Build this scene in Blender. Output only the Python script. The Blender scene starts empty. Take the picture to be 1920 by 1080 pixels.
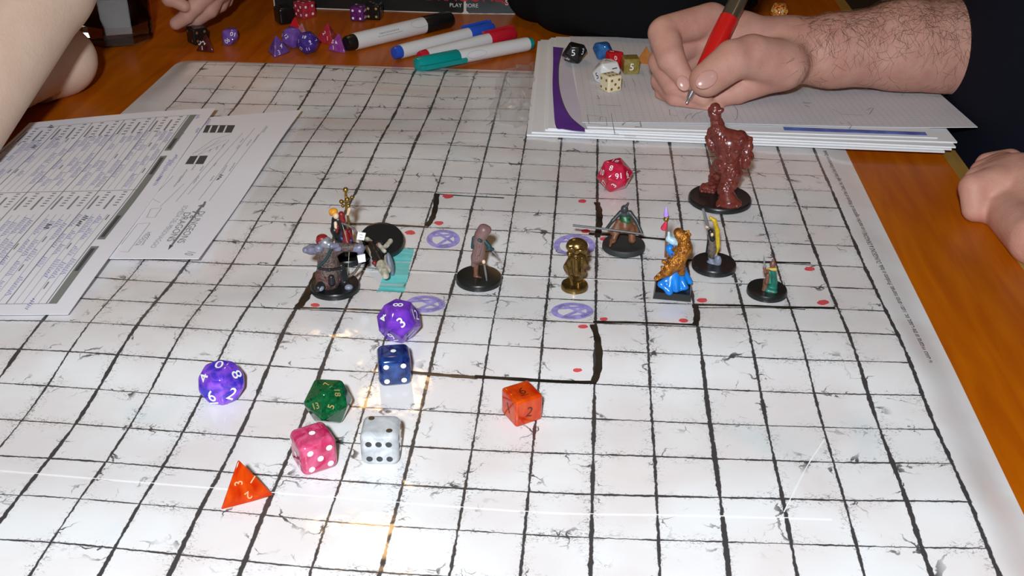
import bpy, bmesh, math, random
import numpy as np
from mathutils import Vector, Matrix, Euler
random.seed(7); np.random.seed(7)
R = math.radians
scene = bpy.context.scene
COL = scene.collection

# ------------------------------------------------------------------ camera, world, lights, exposure
FPX = 2002.05
CAM_LOC = Vector((-0.160170443, -0.311829562, 0.287418574))
CAM_ROT = Euler((1.04888551, -0.00618755892, 0.0768782949), 'XYZ')
cam_data = bpy.data.cameras.new('camera'); cam = bpy.data.objects.new('camera', cam_data); COL.objects.link(cam)
cam.location = CAM_LOC; cam.rotation_euler = CAM_ROT
cam_data.sensor_width = 36.0; cam_data.lens = FPX / 1920 * 36; cam_data.clip_start = 0.01; cam_data.clip_end = 30
scene.camera = cam

world = bpy.data.worlds.new('room'); scene.world = world; world.use_nodes = True
bgn = world.node_tree.nodes['Background']; bgn.inputs[0].default_value = (1.0, 0.62, 0.36, 1); bgn.inputs[1].default_value = 0.065

def light(name, kind, loc, energy, color, size, target=None):
    d = bpy.data.lights.new(name, kind); d.energy = energy; d.color = color
    if kind == 'AREA': d.shape = 'DISK'; d.size = size
    else: d.shadow_soft_size = size
    o = bpy.data.objects.new(name, d); COL.objects.link(o); o.location = loc
    if target is not None:
        o.rotation_euler = (Vector(target) - Vector(loc)).to_track_quat('-Z', 'Y').to_euler()
    return o
light('flash', 'AREA', (-0.195, -0.42, 0.415), 6.4, (0.90, 0.975, 1.04), 0.04, (-0.2, 0.34, 0))
light('ceiling_lamp', 'POINT', (-0.405, 0.78, 0.70), 1.2, (1.0, 0.60, 0.24), 0.032)      # bulbs of the lamp over the far half of the table
light('ceiling_lamp', 'POINT', (-0.49, 0.98, 0.585), 0.85, (1.0, 0.60, 0.24), 0.030)
light('room_lamp', 'POINT', (0.9, -0.9, 1.6), 3.0, (1.0, 0.70, 0.42), 0.12)

scene.view_settings.view_transform = 'Standard'; scene.view_settings.look = 'None'
scene.view_settings.gamma = 1; scene.view_settings.use_curve_mapping = False
scene.view_settings.exposure = 0.0
scene.cycles.max_bounces = 8

# ------------------------------------------------------------------ geometry of the photograph's view (places things on the table)
RC = CAM_ROT.to_matrix()
def ray(px, py):
    return (RC @ Vector(((px - 960) / FPX, -(py - 540) / FPX, -1.0)))
def on_z(px, py, z=0.0):
    d = ray(px, py); t = (z - CAM_LOC.z) / d.z
    return CAM_LOC + d * t
def at_depth(px, py, depth):
    return CAM_LOC + ray(px, py) * depth
def depth_of(p):
    return -(RC.transposed() @ (Vector(p) - CAM_LOC)).z
def to_px(p):
    q = RC.transposed() @ (Vector(p) - CAM_LOC)
    return (960 + FPX * q.x / -q.z, 540 - FPX * q.y / -q.z)
CAM_RIGHT = RC @ Vector((1, 0, 0)); CAM_UP = RC @ Vector((0, 1, 0))

S = 0.0254            # one square of the mat
TZ = -0.0042          # table top
WARP = "(P(J(F(I(M(N(C(Q(V(=(U(^(9(W(e(5(Y(j(3(Z(l(3(Z(m(5(X(k(7(V(f(9(T(_(;(S(X(=(Q(S(>(P(N(?(O(I(@(N(F(A(N(E(B(N(D(C(N(D(D(M(D(F(M(D(G(M(D(I(L(E(J(L(F(K(L(H(L(L(I(L(L(K(M(L(L(M(L(M(M(L(N(O(J(F(J(M(L(D(P(S(?(T(Y(9(X(b(5([(i(4([(m(6(Y(h(9(W(b(<(U(`(?(T(a(@(R(](A(Q(T(B(O(K(B(O(F(B(N(D(B(N(D(C(N(E(D(N(E(E(M(C(F(M(B(H(M(C(J(L(D(K(L(F(L(L(H(L(L(J(L(L(K(L(L(L(L(L(M(L(L(N(N(J(G(J(M(K(F(P(P(A(S(U(;(W(](5([(e(8([(m(;(X(c(?(U(U(B(S(X(E(S(d(F(R(b(F(P(T(F(O(H(E(N(C(E(N(D(D(N(D(D(N(G(E(N(G(F(M(C(G(M(@(I(L(B(J(L(D(K(L(G(L(L(I(L(L(J(L(L(K(L(L(L(L(L(M(L(L(N(M(J(G(J(M(J(G(O(M(D(R(Q(A(T(U(>(W(Z(A(W(d(E(T(X(H(Q(L(K(P(Q(N(P(a(N(P(c(N(N(T(L(M(G(K(M(D(I(M(D(H(M(E(H(N(H(H(N(H(H(M(B(I(L(@(J(L(B(K(L(E(L(L(G(L(L(I(L(L(K(L(L(L(L(L(L(L(L(M(L(L(N(L(K(H(J(L(J(I(N(K(H(P(M(H(Q(P(J(R(S(L(R(X(O(P(N(R(N(G(T(M(K(V(N([(V(N(`(U(M(T(S(L(G(Q(L(G(P(L(G(N(M(G(L(M(J(K(M(I(K(M(D(L(L(D(L(L(E(L(L(F(L(L(H(L(L(J(L(L(K(L(L(L(L(L(M(L(L(M(L(L(M(J(L(I(K(L(I(K(M(I(M(M(J(O(N(L(S(N(N(V(N(R(X(L(J(Z(J(C(](J(I(](L([(](L(`([(K(Q(Y(K(F(V(K(G(U(K(H(S(L(J(Q(L(K(P(L(I(O(L(F(N(L(G(M(L(G(M(L(H(L(L(I(L(L(K(L(L(L(L(L(M(L(L(M(L(L(M(L(L(M(I(L(K(K(L(I(M(L(H(O(L(G(S(K(G(X(K(H([(J(J(^(I(E(_(H(?(_(I(G(^(K([(^(L(_(](J(N(Z(J(D(X(J(C(W(K(F(U(K(K(T(L(N(S(L(J(R(L(F(P(L(G(N(L(H(M(L(J(L(L(K(L(L(M(L(L(N(L(L(N(L(L(M(L(L(M(L(L(L(I(L(L(K(L(I(M(K(G(P(J(D(T(I(B(X(H(@(Z(H(A(](H(A([(G(=([(H(E(Z(K(Z(Z(K(](Y(J(K(Y(I(A(X(J(@(V(J(G(U(K(N(T(K(M(S(K(H(Q(K(E(P(K(E(N(L(H(M(L(K(L(L(M(K(L(O(K(L(O(K(L(O(K(L(N(K(L(L(L(L(K(J(M(M(K(L(J(M(K(F(O(I(B(R(H(=(T(G(9(U(F(8(V(G(;(V(F(:(U(H(F(U(K(Z(U(K(Z(U(J(I(U(I(@(U(J(@(T(J(I(S(K(Q(R(K(L(Q(K(G(O(K(E(N(K(F(M(K(J(L(L(M(K(L(P(J(L(Q(J(L(Q(J(L(P(K(L(N(K(L(L(K(L(J(K(M(N(K(K(J(L(J(F(M(I(A(N(G(<(O(F(7(O(E(4(O(E(5(P(F(8(O(H(I(O(J([(O(K(Z(P(J(I(Q(I(@(P(J(B(P(K(L(O(K(R(N(K(K(M(K(G(L(K(F(L(K(I(K(K(M(K(L(P(J(L(R(I(L(S(I(L(R(I(L(P(J(L(M(K(L(K(K(L(I(L(M(O(K(K(K(K(J(F(J(H(A(I(G(=(I(F(9(H(E(3(H(D(2(I(E(8(H(H(L(H(J(](I(K([(K(J(I(L(I(A(L(J(D(L(K(O(K(K(T(J(K(L(I(K(I(I(K(J(J(K(N(J(L(P(I(L(S(H(L(T(H(L(S(H(L(Q(H(L(N(I(L(L(J(L(K(K(L(J(M(M(P(K(L(L(I(J(G(G(H(C(E(F(>(C(E(:(C(D(4(C(D(3(B(E(9(B(G(M(B(J(^(D(J([(F(I(I(G(I(B(H(J(E(I(K(P(H(K(V(G(K(N(F(J(J(F(K(N(G(K(T(H(L(T(H(L(S(G(L(R(G(K(N(F(K(N(G(K(K(H(K(J(I(L(K(K(L(K(N(M(Q(L(L(N(I(J(J(E(H(F(B(G(A(@(F(?(@(E(7(?(D(4(>(D(:(=(F(L(>(I([(@(I(Y(B(I(K(D(I(D(E(I(F(F(K(P(F(K(V(E(K(M(D(J(K(D(K(Q(E(K(W(G(L(V(H(K(O(G(K(H(G(K(F(F(K(F(F(K(G(G(K(I(I(L(L(K(L(O(N(M(Q(L(L(P(I(K(N(E(J(L(B(I(K(?(H(K(>(F(=(=(E(7(<(E(=(;(F(M(;(I(b(=(I(](?(I(O(B(I(G(D(I(H(D(J(O(D(K(T(D(J(K(D(J(K(C(K(R(D(K(X(F(K(S(G(K(I(G(J(B(G(J(A(F(J(B(F(K(F(G(K(K(I(L(O(K(L(S(N(L(P(L(M(R(J(M(T(H(M(U(E(L(U(B(L(S(A(H(B(?(F(9(=(F(?(<(H(S(;(I(f(<(I(^(>(I(N(A(I(E(C(I(H(D(J(N(D(K(P(D(J(J(D(J(I(C(J(P(C(K(U(D(K(N(F(J(C(G(J(A(G(K(F(G(K(I(G(K(L(H(L(Q(J(L(T(L(L(X(M(L(P(L(M(T(L(O(X(L(Q(](K(Q(^(I(P(X(G(M(F(D(I(<(A(I(B(?(J(Y(>(K(i(>(J(](@(H(G(B(H(>(D(I(E(D(J(N(D(K(Q(D(J(I(D(J(E(D(J(K(C(K(P(C(J(I(E(J(?(G(J(?(I(K(H(I(L(R(J(L(W(J(L(Y(K(M([(L(M(](K(K(Q(L(N(V(N(P([(P(S(a(Q(V(c(Q(U(](O(R(J(L(N(>(I(M(E(F(N(^(D(N(k(D(L(Z(D(J(C(E(I(;(F(J(B(F(K(M(F(K(O(F(J(G(F(J(B(F(K(F(G(K(J(F(K(C(G(J(;(I(K(<(L(L(I(L(M(W(M(N(b(L(M(d(L(M(c(L(M(b(J(K(Q(L(N(V(O(P([(Q(S(_(T(V(`(W(X(Z(W(V(J(V(T(?(S(S(H(O(S(a(L(R(j(J(O(Z(H(L(D(H(J(=(H(J(B(H(K(H(H(K(J(H(K(F(H(K(C(I(K(A(I(K(?(J(K(:(K(K(6(N(L(9(O(M(I(P(N(](O(O(g(N(N(j(M(N(i(K(M(f(J(K(R(L(M(U(O(P(X(R(S(Y(U(U(X(Y(W(R(](X(G(_(X(@(^(X(I(Y(X(b(U(W(j(Q(R(Z(M(N(G(K(L(B(J(K(C(I(K(E(I(K(F(I(K(E(J(K(B(K(K(>(L(L(9(N(L(3(P(M(1(S(N(6(T(O(G(S(P(^(R(P(j(P(O(n(N(N(l(K(M(i(J(K(R(L(M(T(N(O(T(Q(Q(T(T(S(Q(X(U(L(](W(F(a(Y(C(c([(I(`([(_(Z(X(f(T(T([(P(P(O(M(M(H(K(L(E(J(K(E(J(K(E(J(K(D(K(K(A(L(K(<(N(L(5(Q(M(/(U(N(-(X(O(3(X(P(F(W(Q(^(T(Q(k(Q(O(n(N(N(m(K(M(j(J(K(R(L(L(Q(N(N(Q(P(O(O(S(Q(L(V(S(I(Z(U(G(^(W(H(`(Y(M(^(Y(W(Z(W(](U(T(Y(Q(P(S(N(N(M(L(L(I(K(K(G(K(K(E(K(K(D(L(K(@(M(L(;(P(L(5(S(M(/(X(O(,([(P(2(](R(G(Z(R(^(V(Q(j(R(P(l(N(N(k(K(L(h(J(K(P(L(L(O(M(M(N(O(N(L(Q(O(J(T(Q(I(V(R(I(Y(T(K(Z(U(N(Y(U(R(W(T(U(T(R(U(Q(P(S(O(N(O(M(M(L(L(L(I(K(K(G(K(K(D(L(K(A(N(L(<(P(M(7(T(N(2(X(O(0(](Q(4(](R(G([(R(Z(W(Q(e(S(P(g(O(N(g(K(L(e(K(K(N(L(L(M(M(L(K(N(M(J(O(N(I(Q(O(I(R(P(J(T(Q(L(T(Q(N(T(Q(O(S(Q(P(R(P(Q(P(O(Q(N(N(P(M(M(M(L(L(K(L(L(H(L(L(F(M(L(C(N(L(?(P(M(;(S(N(8(V(O(8(Y(P(<(Y(Q(G(X(Q(S(U(P([(R(O(_(O(N(`(K(L(`(K(L(L(L(L(K(L(L(J(M(L(J(M(L(I(N(M(J(N(M(K(O(M(L(O(N(L(O(N(M(O(N(M(O(N(N(N(M(O(N(M(O(M(M(N(M(L(L(L(L(J(M(L(H(M(L(E(N(L(C(P(M(A(Q(M(@(S(N(A(T(O(D(U(O(H(T(O(N(S(O(S(Q(N(V(N(M(X(L(L(Z(L(L(I(L(L(I(L(K(I(K(K(I(K(K(J(K(K(K(J(J(K(J(J(L(J(J(K(K(K(K(K(K(K(L(K(L(M(L(M(M(L(M(M(M(N(M(M(M(M(L(L(M(L(J(N(L(H(N(M(G(O(M(G(O(M(H(P(M(I(P(M(J(P(M(I(P(M(I(P(M(K(O(M(M(N(M(P(M(L(S"
_CH = ''.join(chr(i) for i in range(35, 127) if chr(i) not in '\\"\'')
_ix = {c: i for i, c in enumerate(_CH)}
_v = [_ix[WARP[i]] * len(_CH) + _ix[WARP[i + 1]] - 400 for i in range(0, len(WARP), 2)]
WT = np.array(_v, float).reshape(25, 30, 3) * 1e-4     # nodes c=-2..22, r=-5..24 : small waves of the sheet
U0, U1, V0, V1 = -0.93, 20.25, -4.6, 22.08
def _cub(t):
    return np.stack([-.5*t + t*t - .5*t**3, 1 - 2.5*t*t + 1.5*t**3, .5*t + 2*t*t - 1.5*t**3, -.5*t*t + .5*t**3], -1)
def mat_point(u, v):
    u = np.atleast_1d(np.asarray(u, float)); v = np.atleast_1d(np.asarray(v, float))
    a = np.clip(u + 2, 0, 23.999); b = np.clip(v + 5, 0, 28.999)
    ai = np.floor(a).astype(int); bi = np.floor(b).astype(int)
    wa = _cub(a - ai); wb = _cub(b - bi)
    out = np.zeros((len(u), 3))
    for i in range(4):
        for j in range(4):
            out += (wa[:, i] * wb[:, j])[:, None] * WT[np.clip(ai + i - 1, 0, 24), np.clip(bi + j - 1, 0, 29)]
    e = np.minimum(np.minimum(u - U0, U1 - u), np.minimum(v - V0, V1 - v))
    k = np.clip(e / 0.9, 0, 1); k = k * k * (3 - 2 * k)
    z = TZ + 0.0006 + (out[:, 2] - TZ - 0.0006) * k
    return np.stack([-u * S + out[:, 0], v * S + out[:, 1], z], -1)
def mat_uv(x, y):
    u, v = -x / S, y / S
    for _ in range(3):
        p = mat_point(u, v)[0]
        u -= (x - p[0]) / S
        v += (y - p[1]) / S
    return u, v
def mat_z(x, y):
    u, v = mat_uv(x, y)
    if not (U0 <= u <= U1 and V0 <= v <= V1): return TZ
    return float(mat_point(u, v)[0][2])
def on_mat(px, py, lift=0.0):
    z = 0.0
    for _ in range(6):
        p = on_z(px, py, z + lift); z = mat_z(p.x, p.y)
    return on_z(px, py, z + lift)

# ------------------------------------------------------------------ object helpers
def new_obj(name, me, parent=None, mat=None):
    o = bpy.data.objects.new(name, me); COL.objects.link(o)
    if mat is not None and hasattr(me, 'materials'):
        me.materials.clear(); me.materials.append(mat)
    if parent is not None:
        o.parent = parent; o.matrix_parent_inverse = Matrix.Identity(4)
    return o
def mesh_of(verts, faces, smooth=False):
    me = bpy.data.meshes.new('m'); me.from_pydata([tuple(v) for v in verts], [], faces); me.update()
    if smooth: me.polygons.foreach_set('use_smooth', [True] * len(me.polygons))
    return me
def origin(parent):
    return parent.location.copy() if parent is not None else Vector((0, 0, 0))
def build(name, verts, faces, mat, parent=None, smooth=False, loc=None):
    """world coordinates in; a child keeps its parent's origin, a top-level mesh sits at loc"""
    o0 = origin(parent) if parent is not None else (Vector(loc) if loc is not None else Vector((0, 0, 0)))
    if parent is not None and parent.parent is not None: o0 = o0 + parent.parent.location
    a = np.asarray(verts, float).reshape(-1, 3) - np.array(o0)
    o = new_obj(name, mesh_of(a, faces, smooth), parent, mat)
    if parent is None: o.location = o0
    return o
def tag(o, label=None, cat=None, group=None, kind=None):
    if label: o['label'] = label
    if cat: o['category'] = cat
    if group: o['group'] = group
    if kind: o['kind'] = kind
    return o
def thing(name, loc, label, cat, group=None):
    o = bpy.data.objects.new(name, None); COL.objects.link(o); o.location = loc; o.empty_display_size = 0.01
    return tag(o, label, cat, group)

class MB:
    """collects shapes in world coordinates"""
    def __init__(s): s.v = []; s.f = []
    def add(s, vs, fs):
        n = len(s.v); s.v += [tuple(v) for v in vs]; s.f += [tuple(n + i for i in f) for f in fs]
    def box(s, c, size, rot=None, M=None):
        sx, sy, sz = [k / 2 for k in size]
        vs = [Vector((x, y, z)) for x in (-sx, sx) for y in (-sy, sy) for z in (-sz, sz)]
        if rot is not None: vs = [rot @ v for v in vs]
        s.add([v + Vector(c) for v in vs], [(0, 1, 3, 2), (4, 6, 7, 5), (0, 4, 5, 1), (2, 3, 7, 6), (0, 2, 6, 4), (1, 5, 7, 3)])
    def lathe(s, prof, base, axis=(0, 0, 1), n=32, caps=True):
        """prof: [(r, h)] along axis from base"""
        ax = Vector(axis).normalized(); a = ax.orthogonal().normalized(); b = ax.cross(a)
        vs = []; fs = []
        for r, h in prof:
            for i in range(n):
                t = 2 * math.pi * i / n
                vs.append(Vector(base) + ax * h + (a * math.cos(t) + b * math.sin(t)) * r)
        for k in range(len(prof) - 1):
            for i in range(n):
                j = (i + 1) % n
                fs.append((k * n + i, k * n + j, (k + 1) * n + j, (k + 1) * n + i))
        if caps:
            fs.append(tuple(range(n))[::-1]); fs.append(tuple((len(prof) - 1) * n + i for i in range(n)))
        s.add(vs, fs)
    def tube(s, pts, rad, n=8):
        pts = [Vector(p) for p in pts]
        if not hasattr(rad, '__len__'): rad = [rad] * len(pts)
        vs = []; fs = []; prev = None
        for k, p in enumerate(pts):
            d = (pts[min(k + 1, len(pts) - 1)] - pts[max(k - 1, 0)]).normalized()
            a = d.orthogonal().normalized() if prev is None else (prev - d * prev.dot(d)).normalized()
            prev = a; b = d.cross(a)
            for i in range(n):
                t = 2 * math.pi * i / n; vs.append(p + (a * math.cos(t) + b * math.sin(t)) * rad[k])
        for k in range(len(pts) - 1):
            for i in range(n):
                j = (i + 1) % n; fs.append((k * n + i, k * n + j, (k + 1) * n + j, (k + 1) * n + i))
        fs.append(tuple(range(n))[::-1]); fs.append(tuple((len(pts) - 1) * n + i for i in range(n)))
        s.add(vs, fs)
    def sphere(s, c, r, n=12, m=8):
        rr = r if hasattr(r, '__len__') else (r, r, r)
        vs = []; fs = []
        for k in range(m + 1):
            ph = math.pi * k / m
            for i in range(n):
                t = 2 * math.pi * i / n
                vs.append((c[0] + rr[0] * math.sin(ph) * math.cos(t), c[1] + rr[1] * math.sin(ph) * math.sin(t), c[2] + rr[2] * math.cos(ph)))
        for k in range(m):
            for i in range(n):
                j = (i + 1) % n; fs.append((k * n + i, (k + 1) * n + i, (k + 1) * n + j, k * n + j))
        s.add(vs, fs)
    def ribbon(s, pts, width, side=None):
        """flat strip through pts (list of Vectors); side = horizontal across direction"""
        pts = [Vector(p) for p in pts]; n = len(pts)
        if not hasattr(width, '__len__'): width = [width] * n
        vs = []
        for k, p in enumerate(pts):
            d = pts[min(k + 1, n - 1)] - pts[max(k - 1, 0)]
            w = Vector((-d.y, d.x, 0))
            if w.length < 1e-9: w = Vector((1, 0, 0))
            w = w.normalized() * width[k] / 2
            vs += [p - w, p + w]
        s.add(vs, [(2 * k, 2 * k + 2, 2 * k + 3, 2 * k + 1)[::-1] for k in range(n - 1)])
    def build(s, name, mat, parent=None, smooth=False, loc=None):
        o = build(name, s.v, s.f, mat, parent, smooth, loc)
        if smooth: o.data.set_sharp_from_angle(angle=R(42))
        return o

# signed-distance bodies, meshed by surface nets: one continuous skin per list of shapes
def rc(a, b, r1, r2, k=0.0): return ('rc', np.array(a, float), np.array(b, float), r1, r2, k)
def el(c, r, k=0.0, rot=None): return ('el', np.array(c, float), np.array(r, float), rot, 0, k)
def _dist(p, X):
    if p[0] == 'rc':
        a, b, r1, r2 = p[1:5]; ba = b - a; L2 = max((ba * ba).sum(), 1e-12)
        d = X - a; t = np.clip((d @ ba) / L2, 0, 1)
        q = d - t[..., None] * ba
        return np.sqrt((q * q).sum(-1)) - (r1 + (r2 - r1) * t)
    c, r, rot = p[1], p[2], p[3]
    d = X - c
    if rot is not None: d = d @ np.array(rot)          # rot columns = local axes
    k0 = np.sqrt(((d / r) ** 2).sum(-1)); k1 = np.sqrt(((d / (r * r)) ** 2).sum(-1)) + 1e-9
    return k0 * (k0 - 1.0) / k1
def _bb(p):
    if p[0] == 'rc':
        m = max(p[3], p[4]); return np.minimum(p[1], p[2]) - m, np.maximum(p[1], p[2]) + m
    m = p[2].max() if p[3] is not None else p[2]
    return p[1] - m, p[1] + m
def sdf(prims, h, cut=()):
    lo = np.min([_bb(p)[0] for p in prims], axis=0) - 3 * h; hi = np.max([_bb(p)[1] for p in prims], axis=0) + 3 * h
    n = np.ceil((hi - lo) / h).astype(int) + 1
    F = np.full(n, 1e3, np.float32)
    for sub, plist in ((False, prims), (True, cut)):
        for p in plist:
            k = p[5]; a, b = _bb(p)
            i0 = np.clip(np.floor((a - k - 3 * h - lo) / h).astype(int), 0, n - 1); i1 = np.clip(np.ceil((b + k + 3 * h - lo) / h).astype(int) + 1, 1, n)
            if (i1 <= i0).any(): continue
            ax = [lo[d] + h * np.arange(i0[d], i1[d]) for d in range(3)]
            X = np.stack(np.meshgrid(*ax, indexing='ij'), -1)
            D = _dist(p, X); blk = F[i0[0]:i1[0], i0[1]:i1[1], i0[2]:i1[2]]
            if sub:
                if k > 0:
                    q = np.clip(.5 - .5 * (blk + D) / k, 0, 1); N = blk * (1 - q) + (-D) * q + k * q * (1 - q); blk[...] = N
                else: blk[...] = np.maximum(blk, -D)
            elif k > 0:
                q = np.clip(.5 + .5 * (D - blk) / k, 0, 1); blk[...] = np.where(blk > 500, D, D * (1 - q) + blk * q - k * q * (1 - q))
            else: blk[...] = np.minimum(blk, D)
    F = np.clip(F, -4 * h, 4 * h)
    ins = F < 0
    C = np.zeros(n - 1, int); sh = [(x, y, z) for x in (0, 1) for y in (0, 1) for z in (0, 1)]
    sl = lambda x, y, z, A: A[x:n[0] - 1 + x, y:n[1] - 1 + y, z:n[2] - 1 + z]
    for s_ in sh: C += sl(*s_, ins)
    act = np.argwhere((C > 0) & (C < 8)); vid = np.full(n - 1, -1, int); vid[tuple(act.T)] = np.arange(len(act))
    acc = np.zeros((len(act), 3)); cnt = np.zeros(len(act))
    for a in sh:
        for d in range(3):
            if a[d] == 0:
                b = list(a); b[d] = 1
                fa = F[tuple((act + a).T)]; fb = F[tuple((act + b).T)]; m = (fa < 0) != (fb < 0)
                t = np.where(m, fa / np.where(m, fa - fb, 1), 0)
                p = np.tile(np.array(a, float), (len(act), 1)); p[:, d] += t
                acc[m] += p[m]; cnt[m] += 1
    V = lo + h * (act + acc / cnt[:, None])
    Q = []
    for d in range(3):
        e = [0, 0, 0]; e[d] = 1; u, w = (d + 1) % 3, (d + 2) % 3
        A = ins[:n[0] - e[0], :n[1] - e[1], :n[2] - e[2]]; B = ins[e[0]:, e[1]:, e[2]:]
        for flip in (False, True):
            I = np.argwhere((A & ~B) if not flip else (~A & B))
            I = I[(I[:, u] > 0) & (I[:, w] > 0) & (I[:, u] < n[u] - 1) & (I[:, w] < n[w] - 1)]
            if not len(I): continue
            o = np.zeros((4, 3), int); o[1, u] = -1; o[2, u] = -1; o[2, w] = -1; o[3, w] = -1
            q = np.stack([vid[tuple((I + o[j]).T)] for j in range(4)], 1)
            Q.append(q if not flip else q[:, ::-1])
    return V, np.concatenate(Q).tolist()
def body(name, prims, h, mat, parent=None, loc=None, cut=(), relax=0):
    V, Q = sdf(prims, h, cut)
    if relax:
        q = np.array(Q); E = np.concatenate([q[:, [0, 1]], q[:, [1, 2]], q[:, [2, 3]], q[:, [3, 0]]])
        for _ in range(relax):
            A = np.zeros_like(V); c = np.zeros(len(V))
            np.add.at(A, E[:, 0], V[E[:, 1]]); np.add.at(A, E[:, 1], V[E[:, 0]]); np.add.at(c, E[:, 0], 1); np.add.at(c, E[:, 1], 1)
            V = V * .5 + .5 * A / np.maximum(c, 1)[:, None]
    return build(name, V, Q, mat, parent, True, loc)

# text: built-in font outlines as flat meshes
_tc = {}
def glyphs(txt):
    """unit-height text centred on the origin: (verts Nx2, faces, width)"""
    if txt in _tc: return _tc[txt]
    cu = bpy.data.curves.new('t', 'FONT'); cu.body = txt; cu.size = 1.0; cu.resolution_u = 3
    if len(txt) < 3: cu.offset = .007
    ob = bpy.data.objects.new('t', cu); COL.objects.link(ob)
    dg = bpy.context.evaluated_depsgraph_get(); me = ob.evaluated_get(dg).to_mesh()
    v = np.array([tuple(x.co)[:2] for x in me.vertices]).reshape(-1, 2); f = [tuple(p.vertices) for p in me.polygons]
    ob.evaluated_get(dg).to_mesh_clear(); bpy.data.objects.remove(ob); bpy.data.curves.remove(cu)
    lo, hi = v.min(0), v.max(0); hgt = hi[1] - lo[1]
    v = (v - (lo + hi) / 2) / hgt
    if txt in ('6', '9'):
        n = len(v); v = np.vstack([v, [(-.36, -.72), (.36, -.72), (.36, -.6), (-.36, -.6)]]); f = f + [(n, n + 1, n + 2, n + 3)]
    _tc[txt] = (v, f, (hi[0] - lo[0]) / hgt); return _tc[txt]

# ------------------------------------------------------------------ materials
def mat(name, color, rough=0.5, metal=0.0, noise=None, bump=None, trans=0.0, spec=0.5, sss=0.0, coat=0.0, ior=1.5, alpha=1.0):
    """noise=(scale, color2, stretch, contrast); bump=(scale, strength, distance)"""
    m = bpy.data.materials.new(name); m.use_nodes = True; nt = m.node_tree; b = nt.nodes['Principled BSDF']
    b.inputs['Base Color'].default_value = (*color, 1); b.inputs['Roughness'].default_value = rough; b.inputs['Metallic'].default_value = metal
    b.inputs['Specular IOR Level'].default_value = spec; b.inputs['Transmission Weight'].default_value = trans; b.inputs['IOR'].default_value = ior
    b.inputs['Coat Weight'].default_value = coat; b.inputs['Coat Roughness'].default_value = 0.08; b.inputs['Alpha'].default_value = alpha
    if sss: b.inputs['Subsurface Weight'].default_value = sss; b.inputs['Subsurface Radius'].default_value = (1, .35, .2); b.inputs['Subsurface Scale'].default_value = 0.004
    tc = nt.nodes.new('ShaderNodeTexCoord'); N = lambda t: nt.nodes.new(t); L = nt.links.new
    def nz(scale, st=(1, 1, 1), detail=3, dist=0.0):
        mp = N('ShaderNodeMapping'); mp.inputs['Scale'].default_value = st; L(tc.outputs['Object'], mp.inputs[0])
        n = N('ShaderNodeTexNoise'); n.inputs['Scale'].default_value = scale; n.inputs['Detail'].default_value = detail; n.inputs['Distortion'].default_value = dist
        L(mp.outputs[0], n.inputs['Vector']); return n
    if noise:
        n = nz(noise[0], noise[2] if len(noise) > 2 else (1, 1, 1), 4, noise[4] if len(noise) > 4 else 0.0); c = noise[3] if len(noise) > 3 else 0.2
        r = N('ShaderNodeValToRGB'); r.color_ramp.elements[0].position = .5 - c; r.color_ramp.elements[1].position = .5 + c
        r.color_ramp.elements[0].color = (*color, 1); r.color_ramp.elements[1].color = (*noise[1], 1)
        L(n.outputs[0], r.inputs[0]); L(r.outputs[0], b.inputs['Base Color'])
    if bump:
        n = nz(bump[0]); bp = N('ShaderNodeBump'); bp.inputs['Strength'].default_value = bump[1]; bp.inputs['Distance'].default_value = bump[2]
        L(n.outputs[0], bp.inputs['Height']); L(bp.outputs[0], b.inputs['Normal'])
    return m
M = {}
def mm(k, *a, **kw): M[k] = mat(k, *a, **kw); return M[k]

# ================================================================== SETTING
def wood_mat(name, c1, c2, rough, axis_scale):
    return mat(name, c1, rough, noise=(9, c2, axis_scale, .22, 1.2), bump=(220, .05, .0004), coat=.05, spec=.18)
M['table_wood'] = wood_mat('table_wood', (.54, .135, .0010), (.38, .075, .0006), .36, (9, .8, 9))
mm('edge_wood', (.42, .25, .055), .4, noise=(30, (.34, .19, .035), (6, .6, 6), .25))
mm('floor_wood', (.045, .018, .010), .5, noise=(6, (.03, .012, .007), (8, 1, 1)))
fl = MB(); fl.box((0.2, 0.8, -0.76), (5.0, 5.0, 0.04)); floor = fl.build('floor', M['floor_wood'], loc=(0.2, .4, -.74)); tag(floor, 'dark brown wooden floor below the table', kind='structure')

wl = MB(); wl.box((0.2, 3.3, .5), (5.0, .08, 2.5)); w_ = wl.build('wall_back', mat('wall_paint', (.10, .06, .035), .8), loc=(.2, 3.3, -.74)); tag(w_, kind='structure')
# table: top, light edge strip, legs
XE = 0.1012; XI = 0.0905
table = thing('table', (-0.5, 0.4, -0.74), 'orange varnished wooden table with a pale wood edge strip', 'table')
tb = MB(); tb.box(((-1.15 + XI) / 2, 0.37, TZ - .0125), (XI + 1.15, 1.70, .025)); tb.build('tabletop', M['table_wood'], table)
tb = MB(); tb.box(((XI + XE) / 2, .37, TZ - .0125), (XE - XI, 1.70, .0252)); o = tb.build('edge_strip', M['edge_wood'], table); tag(o, 'pale wood strip along the table edge')
for x in (-1.05, .02):
    for y in (-.38, 1.12):
        tb = MB(); tb.box((x, y, (TZ - .025 - .74) / 2), (.07, .07, .74 + TZ - .025)); tb.build('leg', M['table_wood'], table)

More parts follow.
